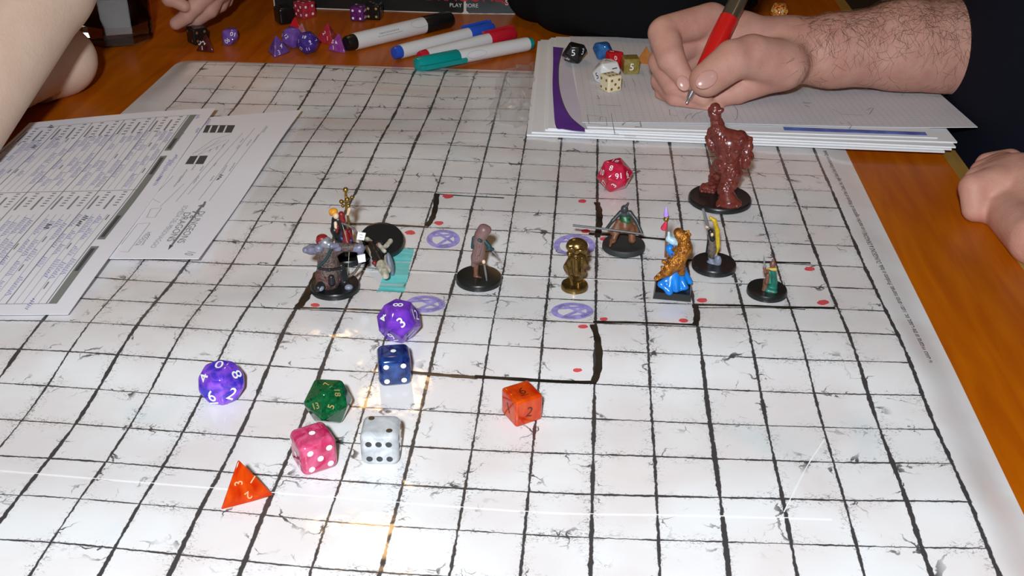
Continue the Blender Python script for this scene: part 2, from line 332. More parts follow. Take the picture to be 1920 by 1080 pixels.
# ================================================================== BATTLE MAT
def mat_material():
    m = bpy.data.materials.new('mat_print'); m.use_nodes = True; nt = m.node_tree; b = nt.nodes['Principled BSDF']
    N = nt.nodes.new; L = nt.links.new
    def math_(op, a, b_=None, clamp=False):
        n = N('ShaderNodeMath'); n.operation = op; n.use_clamp = clamp
        for i, v in enumerate((a, b_)):
            if v is None: continue
            if isinstance(v, (int, float)): n.inputs[i].default_value = v
            else: L(v, n.inputs[i])
        return n.outputs[0]
    def mapr(v, a, b_, c, d):
        n = N('ShaderNodeMapRange'); n.clamp = True
        L(v, n.inputs['Value'])
        for k, x in (('From Min', a), ('From Max', b_), ('To Min', c), ('To Max', d)):
            if isinstance(x, (int, float)): n.inputs[k].default_value = x
            else: L(x, n.inputs[k])
        return n.outputs['Result']
    uv = N('ShaderNodeUVMap'); uv.uv_map = 'print'
    sep = N('ShaderNodeSeparateXYZ'); L(uv.outputs[0], sep.inputs[0])
    def noise(scale, detail=3, dist=0.0, out=0, off=0.0, stretch=None):
        n = N('ShaderNodeTexNoise'); n.inputs['Scale'].default_value = scale; n.inputs['Detail'].default_value = detail; n.inputs['Distortion'].default_value = dist
        src = uv.outputs[0]
        if off or stretch:
            mp = N('ShaderNodeMapping'); mp.inputs['Location'].default_value = (off, off * 1.7, 0)
            if stretch: mp.inputs['Scale'].default_value = stretch
            L(src, mp.inputs[0]); src = mp.outputs[0]
        L(src, n.inputs['Vector']); return n.outputs[out]
    jit = math_('SUBTRACT', noise(9, 5), .5); jit2 = math_('SUBTRACT', noise(9, 5, off=13), .5)
    slow = noise(1.6, 2, off=5)
    u = math_('ADD', sep.outputs[0], math_('MULTIPLY', jit, .055)); v = math_('ADD', sep.outputs[1], math_('MULTIPLY', jit2, .05))
    def linedist(x):
        return math_('ABSOLUTE', math_('SUBTRACT', math_('FRACT', math_('ADD', x, .5)), .5))
    du, dv = linedist(u), linedist(v)
    # each line has a weight of its own
    def wline(x, off, lo, hi):
        wn = N('ShaderNodeTexWhiteNoise'); wn.noise_dimensions = '1D'; L(math_('ADD', math_('ROUND', x), off), wn.inputs['W'])
        w = math_('ADD', lo, math_('MULTIPLY', wn.outputs['Value'], hi - lo))
        return math_('MULTIPLY', w, mapr(slow, .35, .65, .65, 1.35))
    wu, wv = wline(u, 3.3, .017, .036), wline(v, 8.1, .012, .021)
    lu = mapr(math_('SUBTRACT', du, wu), -.006, .006, 1, 0); lv = mapr(math_('SUBTRACT', dv, wv), -.006, .006, 1, 0)
    dmin = math_('MINIMUM', du, dv)
    # worn corners: hatch-like smudges that hug the lines in some places
    patch = mapr(noise(.75, 2, off=21), .45, .58, 0, 1)
    near = mapr(dmin, .02, .22, 1, 0)
    sm = mapr(noise(13, 4, 1.5, off=31, stretch=(1, 1.6, 1)), .55, .63, 0, 1)
    smudge = math_('MULTIPLY', math_('MULTIPLY', sm, near), math_('MULTIPLY', patch, .8))
    sm2 = mapr(noise(26, 3, .8, off=7), .60, .66, 0, 1)
    fringe = math_('MULTIPLY', math_('MULTIPLY', sm2, mapr(dmin, .02, .10, 1, 0)), mapr(noise(1.9, 2, off=44), .42, .52, 0, .9))
    # cracks
    vo = N('ShaderNodeTexVoronoi'); vo.feature = 'DISTANCE_TO_EDGE'; vo.inputs['Scale'].default_value = 1.25
    va = N('ShaderNodeVectorMath'); va.operation = 'MULTIPLY_ADD'
    nn = N('ShaderNodeTexNoise'); nn.inputs['Scale'].default_value = 3.2; nn.inputs['Detail'].default_value = 4; L(uv.outputs[0], nn.inputs['Vector'])
    L(nn.outputs['Color'], va.inputs[0]); va.inputs[1].default_value = (.6, .6, 0); L(uv.outputs[0], va.inputs[2]); L(va.outputs[0], vo.inputs['Vector'])
    cw = mapr(noise(2.4, 3, off=3), .45, .67, 0.0, .038)
    crack = math_('MULTIPLY', mapr(math_('SUBTRACT', vo.outputs['Distance'], cw), -.008, .004, 1, 0), mapr(noise(1.05, 1, off=61), .49, .55, 0, .95))
    crack = math_('MULTIPLY', crack, mapr(dmin, .06, .34, 1, 0.0))
    ink = math_('MAXIMUM', math_('MAXIMUM', lu, lv), math_('MAXIMUM', math_('MAXIMUM', smudge, fringe), crack))
    def inside(x, lo, hi):
        return math_('MULTIPLY', math_('GREATER_THAN', x, lo), math_('LESS_THAN', x, hi))
    ink = math_('MULTIPLY', ink, inside(u, -.045, 19.045))
    ink = math_('MULTIPLY', ink, math_('LESS_THAN', v, 21.93))
    # paper: off-white, faint pink and grey stains left by wiped markers
    r = N('ShaderNodeValToRGB'); r.color_ramp.elements[0].position = .36; r.color_ramp.elements[1].position = .64
    r.color_ramp.elements[0].color = (.80, .745, .735, 1); r.color_ramp.elements[1].color = (.86, .86, .86, 1)
    L(noise(.55, 4, .4, off=2), r.inputs[0])
    st = N('ShaderNodeMixRGB'); L(r.outputs[0], st.inputs[1]); st.inputs[2].default_value = (.72, .53, .43, 1)
    L(math_('MULTIPLY', mapr(noise(.38, 3, .6, off=73, stretch=(.5, 1.4, 1)), .55, .72, 0, .55), mapr(sep.outputs[1], 12, 17, .25, 1)), st.inputs[0])
    st2 = N('ShaderNodeMixRGB'); L(st.outputs[0], st2.inputs[1]); st2.inputs[2].default_value = (.55, .72, .74, 1)
    L(mapr(noise(.42, 2, .3, off=93), .62, .75, 0, .4), st2.inputs[0])
    mx = N('ShaderNodeMixRGB'); L(ink, mx.inputs[0]); L(st2.outputs[0], mx.inputs[1]); mx.inputs[2].default_value = (.052, .048, .050, 1)
    L(mx.outputs[0], b.inputs['Base Color'])
    b.inputs['Roughness'].default_value = .42; b.inputs['Coat Weight'].default_value = .85; b.inputs['Coat Roughness'].default_value = .10; b.inputs['Coat IOR'].default_value = 1.45
    tc = N('ShaderNodeTexCoord'); nb = N('ShaderNodeTexNoise'); nb.inputs['Scale'].default_value = 42; nb.inputs['Detail'].default_value = 3; L(tc.outputs['Object'], nb.inputs['Vector'])
    bp = N('ShaderNodeBump'); bp.inputs['Strength'].default_value = .35; bp.inputs['Distance'].default_value = .0016; L(nb.outputs[0], bp.inputs['Height']); L(bp.outputs[0], b.inputs['Coat Normal'])
    return m
M['mat_print'] = mat_material()
mat_root = thing('battle_mat', (-.25, .25, TZ), 'large white gridded battle mat with cracked stone tile print spread over the table', 'mat')
NU, NV = 150, 190
uu = np.linspace(U0, U1, NU); vv = np.linspace(V0, V1, NV)
gu, gv = np.meshgrid(uu, vv, indexing='ij'); gu = gu.ravel().copy(); gv = gv.ravel().copy()
rho = .55; cu_, cv_ = U1 - rho, V1 - rho                     # rounded far left corner
inc = (gu > cu_) & (gv > cv_); dx, dy = gu[inc] - cu_, gv[inc] - cv_; ln = np.hypot(dx, dy) + 1e-9; k = np.maximum(dx, dy) / ln
gu[inc] = cu_ + dx * k; gv[inc] = cv_ + dy * k
P3 = mat_point(gu, gv)
fs = [(i * NV + j, i * NV + j + 1, (i + 1) * NV + j + 1, (i + 1) * NV + j) for i in range(NU - 1) for j in range(NV - 1)]
mo = build('mat_sheet', P3, fs, M['mat_print'], mat_root, True)
uvl = mo.data.uv_layers.new(name='print'); li = np.zeros(len(mo.data.loops), int); mo.data.loops.foreach_get('vertex_index', li)
uvl.data.foreach_set('uv', np.stack([gu[li], gv[li]], -1).astype(np.float32).ravel())
sm_ = mo.modifiers.new('thickness', 'SOLIDIFY'); sm_.thickness = .0003; sm_.offset = -1
sm_ = mo.modifiers.new('crisp', 'EDGE_SPLIT'); sm_.split_angle = R(40)

# --- drawing on the mat with board markers: flat strokes that follow the sheet
def ink_mat(name, c, c2, streak, rough=.25, alpha=1.0, scale=90):
    m = mat(name, c, rough, noise=(scale, c2, streak, .12))
    if alpha < 1:
        nt = m.node_tree; b = nt.nodes['Principled BSDF']
        n = nt.nodes.new('ShaderNodeTexNoise'); n.inputs['Scale'].default_value = scale; n.inputs['Detail'].default_value = 4
        tc = nt.nodes.new('ShaderNodeTexCoord'); mp = nt.nodes.new('ShaderNodeMapping'); mp.inputs['Scale'].default_value = streak
        nt.links.new(tc.outputs['Object'], mp.inputs[0]); nt.links.new(mp.outputs[0], n.inputs['Vector'])
        r = nt.nodes.new('ShaderNodeMapRange'); r.inputs['From Min'].default_value = .40; r.inputs['From Max'].default_value = .55; r.inputs['To Min'].default_value = alpha; r.inputs['To Max'].default_value = 1
        nt.links.new(n.outputs[0], r.inputs['Value']); nt.links.new(r.outputs['Result'], b.inputs['Alpha'])
    return m
M['black_ink'] = ink_mat('black_ink', (.012, .010, .009), (.035, .026, .018), (1, 1, 1))
M['brown_ink'] = ink_mat('brown_ink', (.035, .022, .012), (.12, .08, .05), (.3, 3, 1), alpha=.7)
M['red_ink'] = ink_mat('red_ink', (.80, .055, .075), (.72, .10, .11), (1, 1, 1), alpha=.75)
M['purple_ink'] = ink_mat('purple_ink', (.30, .25, .66), (.42, .36, .74), (1, 1, 1), alpha=.45, scale=160)
M['teal_ink'] = ink_mat('teal_ink', (.06, .62, .60), (.20, .72, .70), (.25, 3.2, 1), alpha=.30, scale=60)
def dens(pts, step=3.0):
    out = [pts[0]]
    for a, b in zip(pts[:-1], pts[1:]):
        n = max(1, int(math.hypot(b[0] - a[0], b[1] - a[1]) / step))
        out += [(a[0] + (b[0] - a[0]) * i / n, a[1] + (b[1] - a[1]) * i / n) for i in range(1, n + 1)]
    return out
def smooth_path(pts, n=8):
    """Catmull-Rom through pixel points"""
    if len(pts) < 3: return dens(pts)
    P = [pts[0]] + list(pts) + [pts[-1]]; out = []
    for i in range(1, len(P) - 2):
        for s_ in range(n):
            t = s_ / n; w = _cub(np.array([t]))[0]
            out.append(tuple(sum(w[j] * P[i - 1 + j][d] for j in range(4)) for d in range(2)))
    return out + [pts[-1]]
def stroke(pts, width_mm, material, name='marker_line', lift=.00030, smooth=True):
    path = smooth_path(pts) if smooth else dens(pts); rb = MB()
    w = [width_mm * .001 * (1 + .12 * math.sin(i * 1.3) + random.uniform(-.08, .08)) for i in range(len(path))]
    rb.ribbon([on_mat(x, y, lift) for x, y in path], w)
    return rb.build(name, material, mat_root)
for pts, w, mt in (
    ([(819, 363), (817, 385), (811, 408), (800, 424)], 3.4, 'black_ink'), ([(814, 363), (870, 367), (945, 371)], 1.3, 'black_ink'),
    ([(648, 419), (700, 420), (760, 423), (803, 426)], 2.0, 'brown_ink'), ([(1119, 379), (1124, 398), (1124, 420), (1120, 445)], 3.6, 'black_ink'),
    ([(1104, 438), (1160, 441), (1248, 449)], 2.6, 'black_ink'), ([(1280, 487), (1390, 490), (1520, 493)], 1.8, 'black_ink'),
    ([(1300, 571), (1400, 573), (1480, 576), (1566, 577)], 2.0, 'black_ink'), ([(1303, 571), (1307, 590), (1304, 609)], 3.2, 'black_ink'),
    ([(1112, 603), (1200, 605), (1308, 609)], 1.9, 'black_ink'), ([(1112, 608), (1122, 645), (1122, 690), (1112, 719)], 3.3, 'black_ink'),
    ([(1116, 717), (1040, 715), (890, 706)], 2.6, 'black_ink'), ([(896, 708), (840, 704), (770, 698)], 2.6, 'brown_ink'),
    ([(596, 510), (585, 535), (572, 560), (556, 579)], 4.2, 'black_ink'), ([(564, 577), (640, 579), (716, 582)], 1.6, 'black_ink'),
    ([(640, 419), (616, 465), (602, 495)], 1.6, 'brown_ink'), ([(1298, 577), (1430, 577), (1510, 580)], .7, 'black_ink')):
    stroke(pts, w, M[mt])
def blob(px, py, rx, ry, material, name):
    vs = [on_mat(px, py, .00032)]; n = 14
    for i in range(n):
        t = 2 * math.pi * i / n; q = 1 + random.uniform(-.12, .12)
        vs.append(on_mat(px + rx * q * math.cos(t), py + ry * q * math.sin(t), .00032))
    build(name, vs, [(0, (i + 1) % n + 1, i + 1) for i in range(n)], material, mat_root)
for x, y, a in ((840, 368, 10), (823, 418, 9), (769, 436, 10), (591, 572, 9), (1092, 377, 8), (1098, 433, 9), (1133, 448, 9), (1518, 504, 10), (1317, 563, 10),
                (1543, 567, 11), (1281, 601, 9), (1132, 598, 8), (1093, 612, 9), (1083, 694, 9)):
    blob(x, y, a, a * .42, M['red_ink'], 'red_dot')
def magic_circle(cx, cy, rx, ry):
    rb = MB()
    for q in (1.0, .86):
        rb.ribbon([on_mat(cx + rx * q * math.cos(t) * (1 + .02 * math.sin(3 * t)), cy + ry * q * math.sin(t), .00034) for t in np.linspace(0, 2 * math.pi, 40)], .0021)
    A = [(math.cos(a), math.sin(a)) for a in (R(200), R(-35), R(120), R(35), R(240), R(200))]
    P = dens([(cx + rx * .95 * a, cy + ry * .95 * b) for a, b in A], 4)
    rb.ribbon([on_mat(x, y, .00036) for x, y in P], .0022)
    rb.build('magic_circle', M['purple_ink'], mat_root)
for c in ((831, 448, 28, 16), (1077, 460, 36, 19), (797, 570, 34, 14), (1073, 583, 36, 14)): magic_circle(*c)
# teal patch
tp = [(737, 467), (777, 465), (757, 549), (706, 547)]; g = 10; vs = []
for i in range(g + 1):
    for j in range(g + 1):
        s_, t = i / g, j / g
        x = (tp[0][0] * (1 - s_) + tp[1][0] * s_) * (1 - t) + (tp[3][0] * (1 - s_) + tp[2][0] * s_) * t
        y = (tp[0][1] * (1 - s_) + tp[1][1] * s_) * (1 - t) + (tp[3][1] * (1 - s_) + tp[2][1] * s_) * t
        e = 1.6 if (i in (0, g) or j in (0, g)) else 0
        vs.append(on_mat(x + random.uniform(-e, e), y + random.uniform(-e, e), .00033))
build('teal_water', vs, [(i * (g + 1) + j, (i + 1) * (g + 1) + j, (i + 1) * (g + 1) + j + 1, i * (g + 1) + j + 1) for i in range(g) for j in range(g)], M['teal_ink'], mat_root)
# glint of the plastic along its folds, painted as thin pale strips
mm('fold_glint', (.90, .89, .88), .3)
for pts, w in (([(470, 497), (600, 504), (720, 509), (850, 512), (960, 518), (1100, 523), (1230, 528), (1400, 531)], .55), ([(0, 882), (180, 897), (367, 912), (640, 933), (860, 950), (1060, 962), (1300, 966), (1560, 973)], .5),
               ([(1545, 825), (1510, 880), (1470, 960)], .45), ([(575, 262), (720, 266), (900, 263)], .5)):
    stroke(pts, w, M['fold_glint'], 'crease_glint', .00028)
# printed notice along the margin
mm('print_black', (.03, .028, .03), .4)
NOTICE = '\u00a9 2003 Wizards of the Coast, Inc. Tutti i diritti riservati. Prodotto in Italia. DUNGEONS & DRAGONS \u00e8 un marchio registrato di Wizards of the Coast, Inc. negli Stati Uniti d\u2019America e in Canada'
tv, tf, tw = glyphs(NOTICE)
a = on_mat(1745, 681); b = on_mat(1546, 283); ln = (b - a).length
pts = []
for x, y in tv:
    t = (x / tw + .5); c = a.lerp(b, t); c.x += -y * .0040
    c.z = 0; pts.append(c)
zt = np.array([tuple(p) for p in pts]); ts = np.linspace(0, 1, 60); zl = [mat_z(*(a.lerp(b, t))[:2]) for t in ts]
zt[:, 2] = np.interp(tv[:, 0] / tw + .5, ts, zl) + .0003
build('lettering', zt, tf, M['print_black'], mat_root)

# ================================================================== DICE
def convex(points):
    """faces of a convex solid as ordered vertex loops (coplanar triangles merged)"""
    P = [Vector(p) for p in points]; faces = []; seen = set(); n = len(P)
    for i in range(n):
        for j in range(i + 1, n):
            for k in range(j + 1, n):
                nr = (P[j] - P[i]).cross(P[k] - P[i])
                if nr.length < 1e-9: continue
                nr.normalize(); d = [nr.dot(p - P[i]) for p in P]
                if max(d) > 1e-5 and min(d) < -1e-5: continue
                if max(d) > 1e-5: nr = -nr
                on = tuple(q for q in range(n) if abs(d[q]) < 1e-4)
                if on in seen: continue
                seen.add(on); c = sum((P[q] for q in on), Vector()) / len(on)
                a = (P[on[0]] - c).normalized(); b = nr.cross(a)
                faces.append(sorted(on, key=lambda q: math.atan2((P[q] - c).dot(b), (P[q] - c).dot(a))))
    return faces
ph = (1 + 5 ** .5) / 2
SOLID = {}
SOLID[4] = [(1, 1, 1), (1, -1, -1), (-1, 1, -1), (-1, -1, 1)]
SOLID[6] = [(x, y, z) for x in (-1, 1) for y in (-1, 1) for z in (-1, 1)]
SOLID[8] = [(1, 0, 0), (-1, 0, 0), (0, 1, 0), (0, -1, 0), (0, 0, 1), (0, 0, -1)]
h10 = (1 - math.cos(R(36))) / (1 + math.cos(R(36)))
SOLID[10] = [(math.cos(R(36 * i)), math.sin(R(36 * i)), h10 * (1 if i % 2 else -1)) for i in range(10)] + [(0, 0, 1.0), (0, 0, -1.0)]
SOLID[12] = [(x, y, z) for x in (-1, 1) for y in (-1, 1) for z in (-1, 1)] + [(0, a / ph, b * ph) for a in (-1, 1) for b in (-1, 1)] + [(a / ph, b * ph, 0) for a in (-1, 1) for b in (-1, 1)] + [(a * ph, 0, b / ph) for a in (-1, 1) for b in (-1, 1)]
SOLID[20] = [(0, a, b * ph) for a in (-1, 1) for b in (-1, 1)] + [(a, b * ph, 0) for a in (-1, 1) for b in (-1, 1)] + [(a * ph, 0, b) for a in (-1, 1) for b in (-1, 1)]
FACES = {}
for k in SOLID:
    L_ = max(Vector(p).length for p in SOLID[k]); SOLID[k] = [Vector(p) / L_ for p in SOLID[k]]; FACES[k] = convex(SOLID[k])
def face_geo(P, f):
    c = sum((P[i] for i in f), Vector()) / len(f); n = (P[f[1]] - P[f[0]]).cross(P[f[2]] - P[f[0]]).normalized()
    if n.dot(c) < 0: n = -n
    return c, n
_pip_mesh = {}
def pip_mesh(r):
    k = round(r * 1e6)
    if k not in _pip_mesh:
        vs = [(0, 0, .00002)] + [(r * math.cos(t), r * math.sin(t), 0) for t in np.linspace(0, 2 * math.pi, 16, endpoint=False)]
        _pip_mesh[k] = mesh_of(vs, [(0, i + 1, (i + 1) % 16 + 1) for i in range(16)])
    return _pip_mesh[k]
_pm = {}
PIPS = {1: [(0, 0)], 2: [(-1, 1), (1, -1)], 3: [(-1, 1), (0, 0), (1, -1)], 4: [(-1, 1), (1, 1), (-1, -1), (1, -1)], 5: [(-1, 1), (1, 1), (0, 0), (-1, -1), (1, -1)],
        6: [(-1, .9), (0, .9), (1, .9), (-1, -.9), (0, -.9), (1, -.9)]}
DICE_GROUP = None
def die(kind, px, py, size, material, label, num=None, ink=None, yaw=None, pips=None, surf=None, group='gaming dice', bev=.05, tsize=.36, free=False, tilt=None, seg=2, cat='die', sil=None):
    """size: circumscribed diameter (d6: edge). num: [(px, py, text, turn)] seen on the faces; the yaw is found so the faces land there.
    pips: {'top': n, 'front': n, 'left': n, 'right': n}. surf: function (px, py, lift) -> point on what it rests on"""
    surf = surf or on_mat
    rad = size / 2 if kind != 6 else size * 3 ** .5 / 2
    P = [p * rad for p in SOLID[kind]]; F = FACES[kind]
    # rest on a face
    c, n = face_geo(P, F[0]); q = n.rotation_difference(Vector((0, 0, -1))); P = [q @ p for p in P]
    low = -min(p.z for p in P)
    C = surf(px, py, low)
    for _ in range(8):                                   # bring the silhouette's middle to the pixel
        pr = [to_px(C + p) for p in P]; ex = (max(a[0] for a in pr) + min(a[0] for a in pr)) / 2 - px; ey = (max(a[1] for a in pr) + min(a[1] for a in pr)) / 2 - py
        a = to_px(C); C = surf(a[0] - ex, a[1] - ey, low)
    bear = math.atan2(-(C.x - CAM_LOC.x), C.y - CAM_LOC.y)
    def turned(w): 
        m = Matrix.Rotation(w, 3, 'Z'); return [m @ p for p in P]
    if kind == 6:
        # bring an edge of the cube parallel to the view first
        e = P[F[0][1]] - P[F[0][0]]; base = -math.atan2(e.y, e.x)
        best = base + bear + R(yaw or 0)
    elif sil:
        best, bs = 0, 1e18
        for k in range(360):
            w = 2 * math.pi * k / 360; pr = [to_px(C + p) for p in turned(w)]
            cost = sum(min((x - a) ** 2 + (y - b) ** 2 for a, b in pr) for x, y in sil)
            if cost < bs: best, bs = w, cost
    elif num and yaw is None:
        best, bs = 0, 1e18
        for k in range(240):
            w = 2 * math.pi * k / 240; T = turned(w); cost = 0
            g = [face_geo(T, f) for f in F]; vis = [(to_px(C + c_)) for c_, n_ in g if n_.dot(CAM_LOC - (C + c_)) > 0]
            for x, y, *_ in num: cost += min((x - a) ** 2 + (y - b) ** 2 for a, b in vis)
            if cost < bs: best, bs = w, cost
    else: best = R(yaw or 0) + bear
    T = turned(best)
    if tilt:
        tm = Matrix.Rotation(R(tilt[0]), 3, Vector(tilt[1])); T = [tm @ p for p in T]; l2 = -min(p.z for p in T); C = C + Vector((0, 0, l2 - low))
    pr = [to_px(C + p) for p in T]; ex = (max(a[0] for a in pr) + min(a[0] for a in pr)) / 2 - px; ey = (max(a[1] for a in pr) + min(a[1] for a in pr)) / 2 - py
    a = to_px(C); lw = -min(p.z for p in T); C = surf(a[0] - ex, a[1] - ey, lw)
    G = C - Vector((0, 0, lw))
    root = thing('die', G, label, cat, group)
    bm = bmesh.new(); bv = [bm.verts.new(C + p - G) for p in T]
    for f in F: bm.faces.new([bv[i] for i in f])
    bm.normal_update()
    bmesh.ops.bevel(bm, geom=bm.edges[:], offset=size * bev, offset_type='OFFSET', segments=seg, profile=.5, affect='EDGES', clamp_overlap=True)
    areas = sorted((f.calc_area() for f in bm.faces), reverse=True); lim = areas[len(F) - 1] * .98
    for f in bm.faces: f.smooth = f.calc_area() < lim
    me = bpy.data.meshes.new('die'); bm.to_mesh(me); bm.free()
    new_obj('body', me, root, material)
    def basis(n, turn):
        up = CAM_UP * math.cos(R(turn)) - CAM_RIGHT * math.sin(R(turn)); up = (up - n * up.dot(n)).normalized(); return up.cross(n), up
    for x, y, txt, turn in (num or ()):
        g = [(face_geo(T, f)) for f in F]; vis = [(c_, n_) for c_, n_ in g if n_.dot(CAM_LOC - (C + c_)) > 0]
        c_, n_ = min(vis, key=lambda cn: (to_px(C + cn[0])[0] - x) ** 2 + (to_px(C + cn[0])[1] - y) ** 2)
        pos = C + c_
        if kind == 4 or free:
            d = ray(x, y); t = n_.dot(pos - CAM_LOC) / n_.dot(d); pos = CAM_LOC + d * t
        ex_, ey_ = basis(n_, turn); tv, tf, tw = glyphs(txt); sz = tsize * rad
        build('numeral', [pos + ex_ * (a * sz) + ey_ * (b * sz) + n_ * .00009 for a, b in tv], tf, ink, root)
    if pips:
        dirs = {}
        for f in F:
            c_, n_ = face_geo(T, f); v = CAM_LOC - C
            if n_.z > .7: dirs['top'] = (c_, n_)
            elif n_.z > -.7:
                s_ = n_.dot(Vector((math.cos(bear), math.sin(bear), 0))); fr = -n_.dot(Vector((-math.sin(bear), math.cos(bear), 0)))
                if fr > .70: dirs['front'] = (c_, n_)
                elif fr > -.70: dirs['right' if s_ > 0 else 'left'] = (c_, n_)
        for side, cnt in pips.items():
            c_, n_ = dirs[side]; up = Vector((0, 0, 1)) if side != 'top' else -dirs['front'][1]
            turn90 = isinstance(cnt, tuple); k = cnt[0] if turn90 else cnt
            ex_ = up.cross(n_).normalized(); ey_ = up
            if turn90: ex_, ey_ = ey_, -ex_
            for a, b in PIPS[k]:
                o = new_obj('pip', pip_mesh(size * .085), root, None); o.data.materials.clear() if False else None
                if not o.data.materials: o.data.materials.append(ink)
                elif o.data.materials[0] != ink:
                    key = (round(size * .085 * 1e6), ink.name)
                    if key not in _pm: _pm[key] = o.data.copy(); _pm[key].materials.clear(); _pm[key].materials.append(ink)
                    o.data = _pm[key]
                pos = c_ + ex_ * (a * size * .26) + ey_ * (b * size * .26) + n_ * .00008 + (C - G)
                o.matrix_local = Matrix.LocRotScale(pos, Matrix((ex_, ey_, n_)).transposed().to_quaternion(), None)
    return root

def gem(name, c1, c2, trans=.35, rough=.09, scale=110, contrast=.2):
    return mat(name, c1, rough, noise=(scale, c2, (1, 1, 1), contrast, 1.5), trans=trans, coat=.3, ior=1.46)
M['violet_swirl'] = gem('violet_swirl', (.045, .035, .52), (.34, .10, .80), .18, scale=150, contrast=.12)
M['purple_pearl'] = gem('purple_pearl', (.085, .02, .32), (.22, .055, .56), .05, contrast=.14)
M['blue_clear'] = gem('blue_clear', (.004, .012, .11), (.03, .10, .36), .30, contrast=.13)
M['green_glitter'] = gem('green_glitter', (.001, .034, .014), (.005, .16, .045), .20, scale=420, contrast=.2)
M['pink_swirl'] = gem('pink_swirl', (.50, .015, .085), (.74, .13, .27), .12, contrast=.14)
M['white_pearl'] = gem('white_pearl', (.40, .42, .44), (.70, .72, .74), .10, scale=140)
M['orange_clear'] = gem('orange_clear', (.50, .010, .001), (.84, .11, .005), .22, scale=90, contrast=.26)
M['red_pearl'] = gem('red_pearl', (.45, .004, .02), (.60, .03, .09), .05)
mm('dark_red_paint', (.10, .012, .003), .4); mm('pale_paint', (.72, .36, .20), .4); mm('white_paint', (.86, .86, .86), .4); mm('gold_paint', (.62, .44, .16), .35, .5); mm('black_paint', (.012, .012, .012), .3); mm('brown_paint', (.22, .09, .03), .4)
FRONT = 'dice rolled at the front of the mat'
die(10, 415, 717, .0235, M['violet_swirl'], 'violet blue translucent ten-sided die showing 0, alone at the left', [(409, 687, '0', 0), (384, 711, '4', 75), (441, 702, '8', -62), (397, 742, '6', 165 - 180 + 20), (433, 738, '2', -25)], M['white_paint'], group=FRONT, tsize=.50, bev=.09, seg=4)
die(12, 748, 602, .0232, M['purple_pearl'], 'opaque purple twelve-sided die touching the dark blue die', [(746, 575, '8', 88), (752, 608, '3', 38), (718, 604, '4', 100), (778, 591, '12', -20), (734, 636, '9', 10), (772, 633, '11', -30)], M['white_paint'], group=FRONT, tsize=.44, bev=.05, seg=3)
die(6, 739, 684, .0152, M['blue_clear'], 'dark blue translucent die with white pips below the purple die', None, M['white_paint'], yaw=2, pips={'top': 1, 'front': 4}, group=FRONT, bev=.20, seg=6)
die(20, 615, 752, .0232, M['green_glitter'], 'dark green glittering twenty-sided die with faint gold numbers', [(632, 734, '18', -75), (594, 764, '13', 15), (622, 766, '5', 70), (614, 722, '7', 60), (606, 781, '1', 30)], M['gold_paint'], group=FRONT, tsize=.25, bev=.03, seg=3)
die(6, 588, 841, .0158, M['pink_swirl'], 'pink swirled die with white pips showing one above five', None, M['white_paint'], yaw=17, pips={'top': 1, 'front': 5, 'left': 3}, group=FRONT, bev=.19, seg=6)
die(6, 714, 825, .0162, M['white_pearl'], 'pearl white die with black pips showing two above six', None, M['black_paint'], yaw=-9, pips={'top': 2, 'front': 6, 'right': (6,)}, group=FRONT, bev=.20, seg=6)
die(4, 464, 910, .0272, M['orange_clear'], 'red orange four-sided pyramid die lying nearest the viewer', [(474, 899, '1', -35), (447, 906, '3', 95), (466, 929, '2', -145)], M['pale_paint'], group=FRONT, tsize=.24, bev=.025, sil=[(440, 860), (512, 925), (420, 960)])
die(6, 979, 757, .0138, M['orange_clear'], 'orange red numbered cube die beside the black marker line', [(980, 731, '6', 10), (994, 770, '2', 0), (952, 765, '1', 0)], M['dark_red_paint'], yaw=30, group=FRONT, tsize=.42, bev=.10, seg=3)
die(20, 1153, 328, .0243, M['red_pearl'], 'crimson twenty-sided die with white numbers alone in the middle of the mat', [(1146, 313, '8', -12), (1160, 328, '16', 188), (1177, 325, '6', 25), (1129, 322, '10', -30), (1151, 346, '3', 35), (1132, 342, '17', 65), (1157, 300, '18', -15)], M['white_paint'], group='single dice', tsize=.30, bev=.03, seg=3)

